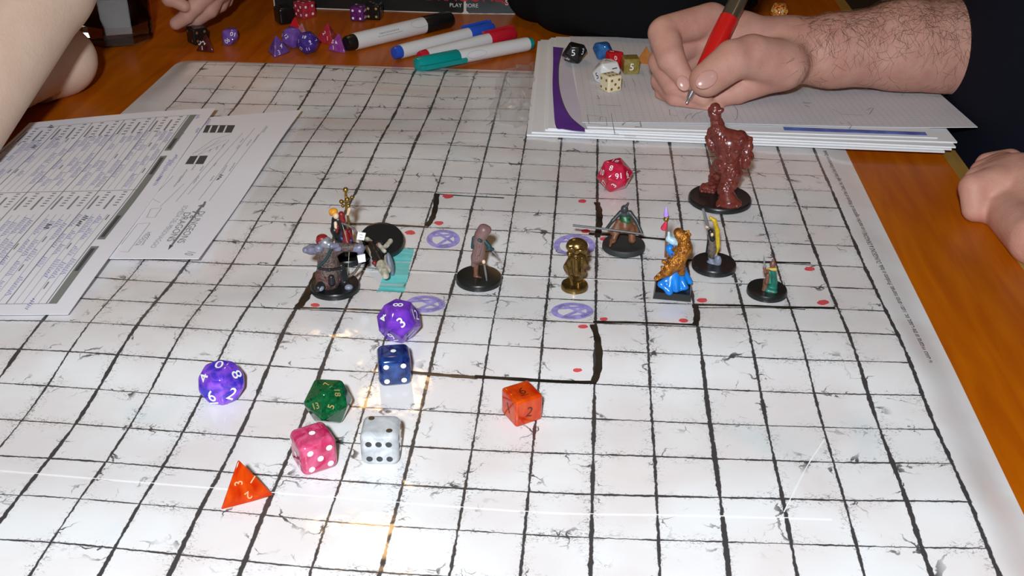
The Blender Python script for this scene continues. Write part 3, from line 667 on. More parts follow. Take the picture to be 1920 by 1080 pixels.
# ================================================================== PAPERS
class Sheet:
    def __init__(s, c, zf, n=(16, 16)):
        s.c = [Vector((p[0], p[1], 0)) for p in c]; s.zf = zf; s.n = n     # corners: s along reading, t down the page
    def xy(s, a, b):
        c = s.c; return (c[0] * (1 - a) + c[1] * a) * (1 - b) + (c[3] * (1 - a) + c[2] * a) * b
    def P(s, a, b, lift=0.0):
        p = s.xy(a, b); p.z = s.zf(a, b) + lift; return p
    def st(s, px, py):
        a = b = .5
        for _ in range(12):
            p = on_z(px, py, s.zf(min(max(a, 0), 1), min(max(b, 0), 1)))
            for _ in range(4):
                q = s.xy(a, b); e = Vector((p.x - q.x, p.y - q.y)); da = s.xy(a + .01, b) - q; db = s.xy(a, b + .01) - q
                det = da.x * db.y - da.y * db.x
                a += .01 * (e.x * db.y - e.y * db.x) / det; b += .01 * (da.x * e.y - da.y * e.x) / det
        return a, b
    def make(s, name, material, parent=None, loc=None, th=.0003):
        na, nb = s.n; vs = [s.P(i / na, j / nb) for i in range(na + 1) for j in range(nb + 1)]
        fs = [(i * (nb + 1) + j, i * (nb + 1) + j + 1, (i + 1) * (nb + 1) + j + 1, (i + 1) * (nb + 1) + j) for i in range(na) for j in range(nb)]
        v0, v1, v2 = vs[0], vs[nb + 1], vs[1]
        if (v2 - v0).cross(v1 - v0).z < 0: fs = [f[::-1] for f in fs]
        o = build(name, vs, fs, material, parent, True, loc); m = o.modifiers.new('thickness', 'SOLIDIFY'); m.thickness = th; m.offset = -1; m = o.modifiers.new('crisp', 'EDGE_SPLIT'); m.split_angle = R(40); return o
    def line(s, mb, a0, b0, a1, b1, w, lift=.00012, n=6):
        mb.ribbon([s.P(a0 + (a1 - a0) * i / n, b0 + (b1 - b0) * i / n, lift) for i in range(n + 1)], w)
    def quad(s, mb, a0, b0, a1, b1, lift=.00012, n=6):
        for i in range(n):
            x0, x1 = a0 + (a1 - a0) * i / n, a0 + (a1 - a0) * (i + 1) / n
            q = [s.P(x0, b0, lift), s.P(x1, b0, lift), s.P(x1, b1, lift), s.P(x0, b1, lift)]
            if (q[1] - q[0]).cross(q[2] - q[0]).z < 0: q = q[::-1]
            mb.add(q, [(0, 1, 2, 3)])
    def scribble(s, mb, a0, b0, length, hgt, w, lift=.00016):
        """one handwritten word"""
        la = (s.xy(1, .5) - s.xy(0, .5)).length; n = max(5, int(length * la / .0011)); pts = []
        for i in range(n + 1):
            k = random.random(); pts.append(s.P(a0 + length * (i + random.uniform(-.3, .3)) / n, b0 + (hgt * (.35 + .4 * k) if i % 2 else -hgt * .22 * k) * -1, lift))
        mb.ribbon(pts, w)
    def text(s, txt, p0, p1, name, material, parent, hgt=None, lift=.00018, side=1):
        """txt from pixel p0 to pixel p1 along its middle line"""
        a, b = self_pts = [s.st(*p0), s.st(*p1)]; A, B = s.P(*a), s.P(*b); A.z = B.z = 0
        tv, tf, tw = glyphs(txt); d = B - A; L_ = d.length; d.normalize(); n = Vector((-d.y, d.x, 0)) * side; sc = L_ / tw if hgt is None else hgt
        vs = []
        for x, y in tv:
            k = x / tw + .5; p = A + d * (L_ * k) + n * (y * sc); a_ = a[0] + (b[0] - a[0]) * k; b_ = a[1] + (b[1] - a[1]) * k
            p.z = s.zf(min(max(a_, 0), 1), min(max(b_, 0), 1)) + lift; vs.append(p)
        return build(name, vs, tf, material, parent)
    def fill(s, quad, name, material, parent, lift=.00015):
        vs = [s.P(*s.st(*p), lift) for p in quad]
        if (vs[1] - vs[0]).cross(vs[2] - vs[0]).z < 0: vs = vs[::-1]
        return build(name, vs, [tuple(range(len(vs)))], material, parent)
mm('paper', (.90, .875, .915), .75, noise=(14, (.85, .83, .87), (1, 1, 1), .25)); mm('paper_white', (.84, .845, .86), .7)
mm('emblem_grey', (.20, .20, .20), .7); mm('form_grey', (.23, .24, .22), .7); mm('form_line', (.26, .26, .27), .7); mm('form_dark', (.07, .07, .075), .7)
mm('blue_ink', (.14, .14, .42), .6); mm('pencil', (.34, .32, .33), .7); mm('box_line', (.40, .38, .40), .7)
# page with the emblem (underneath)
PB = Sheet([(-.3735, .4335), (-.3725, .1965), tuple(on_z(140, 483, .004))[:2], tuple(on_z(330, 224, .004))[:2]], lambda a, b: .0036 + .0010 * math.sin(a * 7) * (1 - b), (24, 12))
rootB = thing('character_sheet', PB.P(.5, .5), 'printed page with a sword emblem half under the blue-inked form', 'paper', 'character sheets at the left')
PB.make('page', M['paper'], rootB)
PB.text('DUNGEONS', (379, 397), (338, 456), 'lettering', M['form_grey'], rootB, .0042)
PB.text('DRAGONS', (352, 399), (319, 453), 'lettering', M['form_grey'], rootB, .0042)
PB.text('&', (362, 404), (358, 410), 'lettering', M['form_grey'], rootB, .0026)
PB.text('SCHEDA DEL PERSONAGGIO', (349, 386), (286, 465), 'lettering', M['box_line'], rootB, .0030)
PB.text('VELOCIT\u00c0', (282, 435), (256, 461), 'lettering', M['form_grey'], rootB, .0030)
PB.text('10', (360, 473), (352, 479), 'lettering', M['pencil'], rootB, .0055)
sw = MB()
for off in (-1.3, 0, 1.3):
    q0 = PB.st(379 + off, 386); q1 = PB.st(322 + off, 460); PB.line(sw, *q0, *q1, .0005, n=8)
tip = [PB.P(*PB.st(*p), .00017) for p in ((315, 469), (318.5, 459), (325, 461))]
sw.add(tip, [(0, 1, 2)]); sw.add(tip, [(2, 1, 0)])
for p0, p1 in (((361, 397), (374, 401)), ((372, 387), (385, 383)), ((380, 389), (385, 378)), ((369, 397), (379, 386))): PB.line(sw, *PB.st(*p0), *PB.st(*p1), .0014, n=3)
sw.build('sword_emblem', M['emblem_grey'], rootB)
for q in ([(387, 235), (441, 235), (434, 249), (380, 249)], [(357, 293), (390, 292), (381, 308), (347, 308)]): PB.fill(q, 'dark_box', M['form_dark'], rootB)
gl = MB()
for p0, p1 in (((397, 236), (391, 249)), ((411, 236), (405, 249)), ((425, 236), (419, 249)), ((373, 293), (364, 308))): PB.line(gl, *PB.st(*p0), *PB.st(*p1), .0012, lift=.0002, n=2)
gl.build('box_divider', M['paper'], rootB)
tag(gl and bpy.data.objects['box_divider'], kind='stuff')
ln_ = MB()
for p0, p1 in (((500, 236), (392, 377)), ((478, 240), (372, 376)), ((455, 250), (352, 365)), ((430, 262), (330, 378)), ((432, 252), (400, 262)), ((425, 262), (362, 288)), ((415, 272), (350, 300)), ((400, 262), (360, 290)), ((412, 262), (372, 290)),
               ((345, 345), (300, 388)), ((325, 330), (284, 372)), ((283, 392), (275, 408)), ((303, 390), (290, 408)), ((283, 392), (303, 390)), ((275, 408), (290, 408)), ((258, 420), (228, 458)), ((282, 418), (240, 473)), ((226, 472), (240, 473)), ((258, 420), (282, 418)), ((284, 372), (300, 380))):
    PB.line(ln_, *PB.st(*p0), *PB.st(*p1), .00035, n=6)
tag(ln_.build('form_lines', M['box_line'], rootB), kind='stuff')
hw = MB()
for px, py, l in ((500, 238, .012), (485, 252, .016), (470, 262, .012), (455, 260, .008), (448, 272, .007), (440, 305, .014), (425, 310, .016), (405, 305, .006), (400, 330, .008), (372, 330, .012), (350, 318, .022), (340, 330, .018), (420, 270, .006), (408, 275, .006), (395, 280, .006), (280, 440, .015), (365, 310, .008), (380, 312, .008)):
    a_, b_ = PB.st(px, py); PB.scribble(hw, a_, b_, l / .237, .0035 / .187, .0005)
tag(hw.build('pencil_notes', M['pencil'], rootB), kind='stuff')
pk = MB(); a_, b_ = PB.st(413, 328); PB.scribble(pk, a_, b_, .008 / .237, .006 / .187, .0011); pk.build('ink_initial', M['form_dark'], rootB)

# blue-inked form (on top)
def zA(a, b):
    return .0047 + .004 * max(0, .16 - a) * (1 - b) + .0008 * math.sin(a * 9 + b * 4) + .004 * max(0, a - .92) * (1 - b)
FR_, NR_, FL_ = on_z(405, 203, .0050), on_z(128, 590, .0050), on_z(55, 228, .0050)
PA = Sheet([(FR_.x, FR_.y), (NR_.x, NR_.y), tuple(on_z(-320, 582, .0050))[:2], (FL_.x, FL_.y)], zA, (30, 12))
rootA = thing('character_sheet', PA.P(.5, .5), 'blue-inked form with grey header bars lying on top at the left', 'paper', 'character sheets at the left')
PA.make('page', M['paper'], rootA)
LA, WA = .3017, .211
fr = MB(); thin = MB(); chk = MB(); blue = MB(); dark = MB()
bar_t = .079
for a0, a1, dk in ((.045, .19, 0), (.19, .27, 1), (.30, .41, 1), (.41, .60, 0), (.60, .72, 1), (.75, .86, 1), (.86, .965, 0)):
    PA.quad(fr, a0, bar_t, a1, bar_t + .036, lift=.0002)
    if dk: PA.quad(dark, a0 + .01, bar_t + .010, a1 - .01, bar_t + .028, lift=.0003, n=5)
for a0 in (.045, .965): PA.line(thin, a0, bar_t, a0, .98, .0005, n=14)
PA.line(thin, .478, bar_t, .478, .98, .0007, n=14)
nb = 5; blk = (.98 - bar_t - .046) / nb
for k in range(nb + 1):
    t0 = bar_t + .046 + k * blk; PA.line(thin, .045, t0, .965, t0, .0006, n=18)
    if k == nb: break
    for j in range(1, 5):
        PA.line(thin, .10, t0 + blk * j / 5, .47, t0 + blk * j / 5, .00022, n=8); PA.line(thin, .60, t0 + blk * j / 5, .965, t0 + blk * j / 5, .00022, n=8)
    for h0, hs in ((.05, .022), (.485, .017)):
        for row in (.15, .62):
            for q in range(6):
                a_ = h0 + q * hs * .8; b_ = t0 + blk * row; PA.quad(chk, a_, b_, a_ + hs * .30, b_ + blk * .11, n=1)
        for row in (.40, .85):
            PA.quad(chk, h0 + .02, t0 + blk * row, h0 + .09, t0 + blk * (row + .06), n=2)
    for h0, h1 in ((.12, .46), (.60, .95)):
        for j in range(5):
            a_ = h0 + random.uniform(0, .05)
            while a_ < h1 - .05:
                l = random.uniform(.03, .075)
                if random.random() < .62: PA.scribble(blue, a_, t0 + blk * (j + .85) / 5, l, blk * .19, .00055)
                elif random.random() < .35: PA.quad(chk, a_, t0 + blk * (j + .6) / 5, a_ + .025, t0 + blk * (j + .8) / 5, n=2)
                a_ += l + random.uniform(.01, .05)
for px, py, l in ((340, 250, .05), (330, 290, .06), (318, 300, .05), (308, 318, .06), (300, 330, .05), (372, 240, .03), (392, 222, .04), (372, 215, .03), (62, 560, .02), (52, 572, .015)):
    a_, b_ = PA.st(px, py); PA.scribble(blue, a_, b_, l, .026, .0006)
for px, py in ((95, 235), (65, 272), (90, 420), (150, 415), (160, 405)):
    mk = MB(); a_, b_ = PA.st(px, py); PA.scribble(mk, a_, b_, .022, .03, .0013); mk.build('ink_mark', M['form_dark'], rootA)
tag(fr.build('header_bar', M['form_grey'], rootA), kind='stuff'); tag(dark.build('header_text', M['form_dark'], rootA), kind='stuff')
tag(thin.build('form_lines', M['form_line'], rootA), kind='stuff'); tag(chk.build('check_boxes', M['form_line'], rootA), kind='stuff')
tag(blue.build('handwriting', M['blue_ink'], rootA), kind='stuff')

# pile of sheets at the far right
mm('squared_paper', (.70, .68, .70), .8, noise=(9, (.66, .635, .645), (1, 1, 1), .25)); mm('square_line', (.52, .51, .55), .8); mm('purple_print', (.115, .030, .30), .45, noise=(40, (.15, .045, .36), (1, 1, 1), .2))
mm('lilac_print', (.60, .54, .68), .6, noise=(8, (.70, .66, .72), (1, 1, 1), .2)); mm('blue_print', (.03, .06, .36), .4, noise=(60, (.12, .22, .62), (1, 1, 1), .15))
def paper(corners, z, label, material, sag=None, th=.0009, name='paper_sheet'):
    sh = Sheet(corners, sag or (lambda a, b: z), (20, 12)); root = thing(name, sh.P(.5, .5), label, 'paper', 'loose sheets under the writing hand'); sh.make('page', material, root, th=th); return sh, root
ZP = .0022
W_ = lambda px, py, z: (on_z(px, py, z).x, on_z(px, py, z).y)
far = .628
def pile(lx, lfar, rx, rfar, ynear, ynr, z, label, material, **kw):
    return paper([(lfar, far), (rfar, far + .004), (rx, ynr), (lx, ynear)], z, label, material, **kw)
pile(-.2030, -.2075, .0880, .084, .4030, .3985, ZP, 'plain white sheet at the very bottom of the pile', M['paper_white'], th=.0012)
pile(-.1995, -.2050, .0930, .088, .4055, .4005, ZP + .0012, 'plain white sheet second from the bottom of the pile', M['paper_white'], th=.0011)
pile(-.1900, -.1975, .0960, .090, .4085, .4020, ZP + .0023, 'plain white sheet in the middle of the pile', M['paper_white'], th=.0011)
pile(-.1880, -.1960, .0985, .093, .4080, .4085, ZP + .0034, 'plain white sheet whose corner sticks out at the right of the pile', M['paper_white'], th=.0010)
pp, pr_ = pile(-.1830, -.1915, .0860, .080, .4110, .4130, ZP + .0044, 'white sheet printed with a dark purple curve at its left', M['paper_white'], th=.0008)
# purple sickle with a pale lilac field inside
po = [(1037, 88), (1037, 120), (1036, 160), (1038, 200), (1042, 238), (1055, 242), (1075, 245), (1097, 247)]
pi_ = [(1056, 90), (1048, 120), (1047, 150), (1050, 175), (1058, 200), (1069, 219), (1083, 232), (1096, 242)]
mb_ = MB(); vs = []
for a, b in zip(smooth_path(po, 4), smooth_path(pi_, 4)): vs += [pp.P(*pp.st(*a), .0002), pp.P(*pp.st(*b), .0002)]
n_ = len(vs) // 2; mb_.add(vs, [(2 * i, 2 * i + 1, 2 * i + 3, 2 * i + 2) for i in range(n_ - 1)]); mb_.build('purple_curve', M['purple_print'], pr_)
mb_ = MB(); vs = []
for i, b in enumerate(smooth_path(pi_, 4)):
    vs += [pp.P(*pp.st(*b), .00018), pp.P(*pp.st(1066 + i * 1.3, b[1]), .00018)]
mb_.add(vs, [(2 * i, 2 * i + 1, 2 * i + 3, 2 * i + 2) for i in range(n_ - 1)]); mb_.build('lilac_field', M['lilac_print'], pr_)
mb_ = MB(); mb_.ribbon([pp.P(*pp.st(*b), .00026) for b in smooth_path(pi_, 4)], .0008); mb_.build('dark_rim', M['form_dark'], pr_)
bp_ = Sheet([(-.02, .4165), (.0795, .4160), (.0795, .4215), (-.02, .4225)], lambda a, b: ZP + .0049, (6, 1))
root_bp = thing('paper_sheet', bp_.P(.5, .5), 'sheet with a blue printed edge peeping out below the squared sheet', 'paper', 'loose sheets under the writing hand'); bp_.make('page', M['blue_print'], root_bp, th=.0003)
def zQ(a, b):
    return ZP + .0056 + .010 * max(0, a - .75) ** 1.5 * b + .0006 * math.sin(5 * a) 
pq, rq = paper([(-.1790, far - .002), (.097, far + .001), (.1185, .4315), (-.1640, .4165)], 0, 'squared notepaper with pencil sketches on top of the pile, under the hand', M['squared_paper'], sag=zQ, th=.0005)
gl = MB()
for k in range(1, 56): pq.line(gl, k / 56, 0, k / 56, 1, .00028, n=10)
for k in range(1, 42): pq.line(gl, 0, k / 42, 1, k / 42, .00022, n=16)
tag(gl.build('ruled_squares', M['square_line'], rq), kind='stuff')
sk = MB()
def pline(pts, w=.0005): sk.ribbon([pq.P(*pq.st(*p), .0003) for p in pts], w)
pline([(1101, 216), (1136, 220), (1138, 236), (1104, 232), (1101, 216)]); pline([(1119, 224), (1126, 220), (1124, 227)]); pline([(1146, 213), (1152, 250), (1160, 252)]); pline([(1166, 235), (1172, 230), (1188, 226)])
pline([(1186, 230), (1200, 228), (1202, 238), (1190, 238)], .0008); pline([(1170, 255), (1192, 256)], .0006); pline([(1120, 197), (1165, 199)]); pline([(1255, 205), (1256, 216), (1270, 218)])
pline([(1284, 224), (1289, 216), (1298, 213)]); pline([(1297, 222), (1304, 214), (1318, 209)]); pline([(1375, 197), (1383, 208), (1382, 222), (1378, 226)], .0005); pline([(1505, 193), (1520, 194)], .0012); pline([(1508, 198), (1518, 201)], .0008)
pline([(1635, 202), (1624, 207)], .0005); pline([(1630, 215), (1638, 203)], .0006); pline([(1590, 229), (1597, 236), (1592, 242)]); pline([(1575, 230), (1582, 233)]); pline([(1560, 205), (1580, 215), (1618, 217)], .0003)
pline([(1120, 180), (1124, 186), (1118, 186)], .0006); pline([(1170, 152), (1172, 165)], .0004); pline([(1186, 148), (1192, 162)], .0004)
tag(sk.build('pencil_sketch', M['pencil'], rq), kind='stuff')
def on_pile(px, py, lift=0.0):
    return on_z(px, py, ZP + .0058 + lift)
def on_table(px, py, lift=0.0):
    return on_z(px, py, TZ + lift)
PILE = 'dice on the squared notepaper'
mm('black_die', (.008, .008, .008), .22); M['blue_die'] = gem('blue_die', (.015, .11, .36), (.05, .22, .55), .25); mm('red_die', (.52, .012, .018), .2); mm('white_die', (.78, .77, .76), .25); mm('cream_die', (.80, .70, .46), .3)
M['olive_die'] = gem('olive_die', (.24, .16, .02), (.38, .30, .09), .1, scale=160); M['amber_die'] = gem('amber_die', (.60, .18, .015), (.72, .28, .03), .35)
die(10, 1077, 99, .0228, M['black_die'], 'black ten-sided die with white 5 on the notepaper edge', [(1076, 99, '5', 0), (1092, 103, '3', 10), (1064, 110, '9', -50)], M['white_paint'], surf=on_pile, group=PILE, tsize=.46)
die(10, 1131, 95, .0208, M['blue_die'], 'translucent blue die behind the red and white dice', None, M['white_paint'], yaw=20, surf=on_pile, group=PILE, bev=.08)
die(10, 1152, 112, .0205, M['red_die'], 'glossy red ten-sided die squeezed between blue and white dice', [(1154, 111, '0', 0), (1145, 100, '8', 60)], M['white_paint'], surf=on_pile, group=PILE, tsize=.36)
die(10, 1137, 134, .0240, M['white_die'], 'white ten-sided die with black numbers behind the ivory die', [(1125, 138, '5', 30), (1124, 123, '3', 70), (1150, 128, '1', -70), (1138, 118, '7', 50)], M['black_paint'], surf=on_pile, group=PILE, tsize=.40)
die(6, 1145, 154, .0128, M['cream_die'], 'ivory die with small dark pips nearest on the notepaper', None, M['brown_paint'], yaw=36, pips={'left': 4, 'front': 5, 'top': 6}, surf=on_pile, group=PILE, bev=.12, seg=4)
die(6, 1182, 121, .0128, M['olive_die'], 'olive marbled cube die with a white 5', [(1185, 127, '5', 0)], M['white_paint'], yaw=12, surf=on_pile, group=PILE, bev=.06, tsize=.5)
die(4, 1209, 104, .0215, M['amber_die'], 'amber translucent pyramid die touching the knuckles', None, M['white_paint'], yaw=40, surf=on_pile, group=PILE, bev=.02)
BACK = 'dice scattered behind the mat'
M['smoke_clear'] = gem('smoke_clear', (.10, .012, .012), (.22, .05, .05), .55); M['violet_clear'] = gem('violet_clear', (.20, .08, .50), (.34, .18, .62), .45); M['deep_violet'] = gem('deep_violet', (.05, .02, .24), (.10, .05, .36), .2)
M['pink_clear'] = gem('pink_clear', (.62, .16, .24), (.74, .38, .44), .4); M['red_clear'] = gem('red_clear', (.62, .02, .05), (.74, .08, .12), .4); M['magenta_clear'] = gem('magenta_clear', (.38, .05, .40), (.52, .16, .52), .4); M['purple_die'] = gem('purple_die', (.10, .01, .12), (.18, .03, .20), .1)
M['confetti'] = mat('confetti', (.62, .035, .01), .15, noise=(520, (.92, .62, .12), (1, 1, 1), .06), trans=.2)
die(6, 370, 65, .0145, M['black_die'], 'black cube die with dull pips under the reaching fingers', None, M['brown_paint'], yaw=25, pips={'left': 2, 'front': 4}, surf=on_table, group=BACK, bev=.08)
die(4, 384, 81, .0235, M['smoke_clear'], 'smoky dark red pyramid die in front of a black cube die', [(375, 81, '3', -40), (382, 80, '2', 40), (379, 90, '1', 0)], M['white_paint'], yaw=15, surf=on_table, group=BACK, tsize=.3)
die(10, 431, 68, .0200, M['violet_clear'], 'violet percentile die showing 90 with 10 above', [(428, 76, '90', -150), (434, 61, '10', 170)], M['white_paint'], surf=on_table, group=BACK, tsize=.40)
die(20, 548, 70, .0225, M['violet_clear'], 'translucent lilac die with many numbers behind the lilac pyramid', [(528, 66, '16', 0), (538, 70, '12', -60), (536, 88, '9', 20)], M['white_paint'], surf=on_table, group=BACK, tsize=.30)
die(4, 524, 86, .0275, M['violet_clear'], 'lilac pyramid die at the left front of the die cluster', [(516, 88, '2', 60), (523, 98, '3', 40), (527, 86, '4', 0)], M['white_paint'], yaw=-30, surf=on_table, group=BACK, tsize=.3)
die(4, 563, 61, .0265, M['pink_clear'], 'pale pink pyramid die behind the dark violet round die', [(551, 55, '2', 20), (558, 62, '3', -40), (571, 56, '1', -50)], M['white_paint'], yaw=10, surf=on_table, group=BACK, tsize=.26)
die(20, 577, 80, .0228, M['deep_violet'], 'dark violet twenty-sided die with bold white 11 at its foot', [(571, 69, '18', -10), (583, 79, '9', 30), (577, 94, '11', 10), (594, 74, '7', -60), (562, 91, '13', 40), (559, 76, '1', 0)], M['white_paint'], surf=on_table, group=BACK, tsize=.26)
die(4, 613, 63, .0290, M['red_clear'], 'bright red pyramid die between two violet dice', [(608, 62, '2', -60), (619, 62, '3', 60), (614, 72, '1', 0)], M['white_paint'], yaw=0, surf=on_table, group=BACK, tsize=.26)
die(4, 632, 80, .0260, M['magenta_clear'], 'magenta pyramid die beside the black marker end', [(624, 78, '5', -30), (630, 80, '4', 20), (625, 89, '1', 0)], M['white_paint'], yaw=8, surf=on_table, group=BACK, tsize=.26)
die(6, 571, 17, .0150, M['red_clear'], 'red cube die with white pips near the folding screen edge', None, M['white_paint'], yaw=35, pips={'left': 5, 'front': 4, 'top': 4}, surf=on_table, group=BACK, bev=.05)
die(4, 552, 42, .0170, M['red_die'], 'deep red pyramid die half hidden behind the pink pyramid', None, M['white_paint'], yaw=22, surf=on_table, group=BACK)
die(6, 673, 24, .0140, M['purple_die'], 'purple cube die with four white pips facing the viewer', None, M['white_paint'], yaw=-22, pips={'front': 4, 'right': 6, 'top': 2}, surf=on_table, group=BACK, bev=.14, seg=4)
die(6, 701, 20, .0148, M['black_die'], 'black cube die with gold pips next to the purple cube', None, M['gold_paint'], yaw=-14, pips={'front': 4, 'right': 2, 'top': 3}, surf=on_table, group=BACK, bev=.10, seg=4)
die(6, 533, 27, .0160, M['black_die'], 'plain black cube die standing before the screen corner', None, M['black_paint'], yaw=20, surf=on_table, group=BACK, bev=.16, seg=4)
die(20, 1461, 22, .0205, M['confetti'], 'clear die full of red and yellow confetti behind the hairy wrist', [(1455, 24, '1', 20), (1468, 20, '8', 0)], M['white_paint'], surf=on_table, group='single dice', tsize=.3)

# ================================================================== MARKERS
mm('marker_white', (.74, .73, .73), .35); mm('cap_black', (.008, .008, .008), .3); mm('cap_blue', (.02, .085, .52), .3); mm('cap_red', (.55, .012, .03), .3); mm('cap_teal', (.0, .29, .27), .3); mm('label_grey', (.45, .45, .46), .5); mm('cap_red_pale', (.75, .30, .28), .4)
def marker(p0, p1, z0, z1, r, capmat, capend, caplen, label, tail=.012, clip=None, prints=(), ovals=(), bars=()):
    A = on_z(*p0, z0); B = on_z(*p1, z1)
    if capend == 0: A, B = B, A          # B is always the cap end
    d = (B - A).normalized(); L_ = (B - A).length; root = thing('marker', (A + B) / 2 - Vector((0, 0, r)), label, 'marker', 'board markers behind the mat')
    m_ = MB(); m_.lathe([(r * .96, tail * .7), (r, tail), (r, L_ - caplen + .002)], A, d, 32); m_.build('barrel', M['marker_white'], root, True)
    m_ = MB(); m_.lathe([(r * .3, 0), (r * .78, .0004), (r * .86, .002), (r * .9, tail * .5), (r * .97, tail)], A, d, 32); m_.build('end_plug', capmat, root, True)
    m_ = MB(); m_.lathe([(r * 1.02, L_ - caplen), (r * 1.08, L_ - caplen + .0006), (r * 1.04, L_ - .004), (r * .9, L_ - .0012), (r * .5, L_)], A, d, 32); cap = m_.build('cap', capmat, root, True)
    if clip is not None:
        up = Vector((0, 0, 1)); sd = d.cross(up).normalized(); nrm = (sd * math.sin(R(clip)) + sd.cross(d) * math.cos(R(clip))).normalized(); w = nrm.cross(d)
        m_ = MB(); c0 = A + d * (L_ - caplen * .52 - .004) + nrm * (r * 1.22); rot = Matrix((d, w, nrm)).transposed()
        m_.box(c0, (caplen * .98, r * .62, r * .34), rot); m_.box(A + d * (L_ - caplen * .16) + nrm * r, (caplen * .28, r * .6, r * .5), rot); o = m_.build('clip', capmat, cap)
    for txt, k, ang, sz, mt in prints:      # printed words wrapped on the barrel
        tv, tf, tw = glyphs(txt); up = Vector((0, 0, 1)); sd = d.cross(up).normalized(); u2 = sd.cross(d); vs = []
        dirn = 1 if d.dot(CAM_RIGHT) > 0 else -1
        toward = sd if sd.dot(CAM_LOC - A) > 0 else -sd
        for x, y in tv:
            th = R(ang) + y * sz / r; vs.append(A + d * (L_ * k + dirn * x * sz) + (toward * math.cos(th) + u2 * math.sin(th)) * (r * 1.006) if u2.z > 0 else A + d * (L_ * k + dirn * x * sz) + (toward * math.cos(th) - u2 * math.sin(th)) * (r * 1.006))
        build('lettering', vs, tf, mt, root)
    for k, ang, ra, rb_ in ovals:            # printed oval outline
        up = Vector((0, 0, 1)); sd = d.cross(up).normalized(); u2 = sd.cross(d); toward = sd if sd.dot(CAM_LOC - A) > 0 else -sd; u2 = u2 if u2.z > 0 else -u2; vs = []
        for t in np.linspace(0, 2 * math.pi, 33):
            for q in (1, .90):
                th = R(ang) + rb_ * q * math.sin(t) / r; vs.append(A + d * (L_ * k + ra * (q if q == 1 else 1 - .10 * rb_ / ra) * math.cos(t)) + (toward * math.cos(th) + u2 * math.sin(th)) * (r * 1.006))
        build('oval_print', vs, [(2 * i, 2 * i + 1, 2 * i + 3, 2 * i + 2) for i in range(32)], M['label_grey'], root)
    for k, ang, l_, w_ in bars:              # rows of small print, too fine to read
        up = Vector((0, 0, 1)); sd = d.cross(up).normalized(); u2 = sd.cross(d); toward = sd if sd.dot(CAM_LOC - A) > 0 else -sd; u2 = u2 if u2.z > 0 else -u2; mb = MB(); x = -l_ / 2
        while x < l_ / 2:
            ww = random.uniform(.0008, .0022); vs = []
            for xx, yy in ((x, -w_), (x + ww, -w_), (x + ww, w_), (x, w_)):
                th = R(ang) + yy / r; vs.append(A + d * (L_ * k + xx) + (toward * math.cos(th) + u2 * math.sin(th)) * (r * 1.006))
            mb.add(vs, [(0, 1, 2, 3)]); x += ww + .0006
        tag(mb.build('small_print', M['label_grey'], root), kind='stuff')
    return root
marker((648, 82), (846, 35), TZ + .0076, TZ + .0076, .0076, M['cap_black'], 1, .034, 'white board marker with a black cap, nearest the dice cluster', .013, ovals=((.66, 40, .011, .0042),), bars=((.36, 32, .022, .0008), (.36, 14, .026, .0004)))
marker((738, 100), (924, 53), TZ + .0062, TZ + .0062, .0062, M['cap_blue'], 1, .030, 'white board marker with a blue cap in the middle of the markers', .010, clip=-25)
marker((786, 107), (964, 62), TZ + .0058, TZ + .0060, .0058, M['cap_red'], 1, .031, 'white board marker with a red cap partly behind the teal one', .011, clip=-15)
marker((779, 122), (997, 81), TZ + .0085, TZ + .0062, .0062, M['cap_teal'], 0, .042, 'white board marker with a teal cap lying across the mat edge', .007, clip=-100, ovals=((.52, 15, .010, .0034),))

# ================================================================== FOLDING SCREEN, BAG, GLASS
mm('screen_black', (.010, .012, .011), .32); mm('screen_grey', (.030, .036, .038), .35); mm('card_edge', (.62, .58, .52), .8); mm('screen_red', (.50, .012, .03), .4); mm('screen_white', (.72, .70, .66), .5); mm('card_inside', (.25, .2, .16), .8)
SC0, SC1, SC2 = on_table(514, 14), on_table(873, 26), on_table(962, 27)
sroot = thing('folding_screen', SC1, 'black printed cardboard screen standing behind the markers with worn white edges', 'screen')
hS = .21
def panel(a, b, material):
    d = (b - a).normalized(); n = Vector((d.y, -d.x, 0)); m_ = MB(); rot = Matrix((d, -n, Vector((0, 0, 1)))).transposed()
    m_.box((a + b) / 2 - n * .0012 + Vector((0, 0, hS / 2)), ((b - a).length, .0024, hS), rot); o = m_.build('panel', material, sroot); return d, n
d0, n0 = panel(SC0, SC1, M['screen_black']); SC2x = SC1 + (SC2 - SC1) * 1.12; SC2x.z = TZ; d1, n1 = panel(SC1, SC2x, M['screen_grey'])
SCw = SC0 + Vector((-.06, .20, 0)) * 1.0; # two panels show
def edge_strip(a, b, w, n, name='worn_edge'):
    m_ = MB(); pts = [a.lerp(b, i / 14) for i in range(15)]; up = (b - a).normalized(); sd = up.cross(n).normalized(); vs = []
    for i, p in enumerate(pts):
        ww = w * random.uniform(.4, 1.2); vs += [p + sd * ww / 2 + n * .0002, p - sd * ww / 2 + n * .0002]
    m_.add(vs, [(2 * i, 2 * i + 1, 2 * i + 3, 2 * i + 2) for i in range(14)]); m_.build(name, M['card_edge'], sroot)
U = Vector((0, 0, 1))
edge_strip(SC0 + U * .0004, SC1 + U * .0004, .0010, n0); edge_strip(SC1 + U * .0004, SC2x + U * .0004, .0010, n1); edge_strip(SC0 + d0 * .0006, SC0 + U * hS + d0 * .0006, .0016, n0); edge_strip(SC1 - d0 * .0005, SC1 - d0 * .0005 + U * hS, .0030, n0)
m_ = MB(); q = SC1 - d0 * .0045 + n0 * .0003; m_.add([q, q + d0 * .009, q + d0 * .005 + U * .0035, q + d0 * .004 + U * .0035], [(0, 1, 2, 3)]); m_.build('worn_edge', M['card_edge'], sroot)
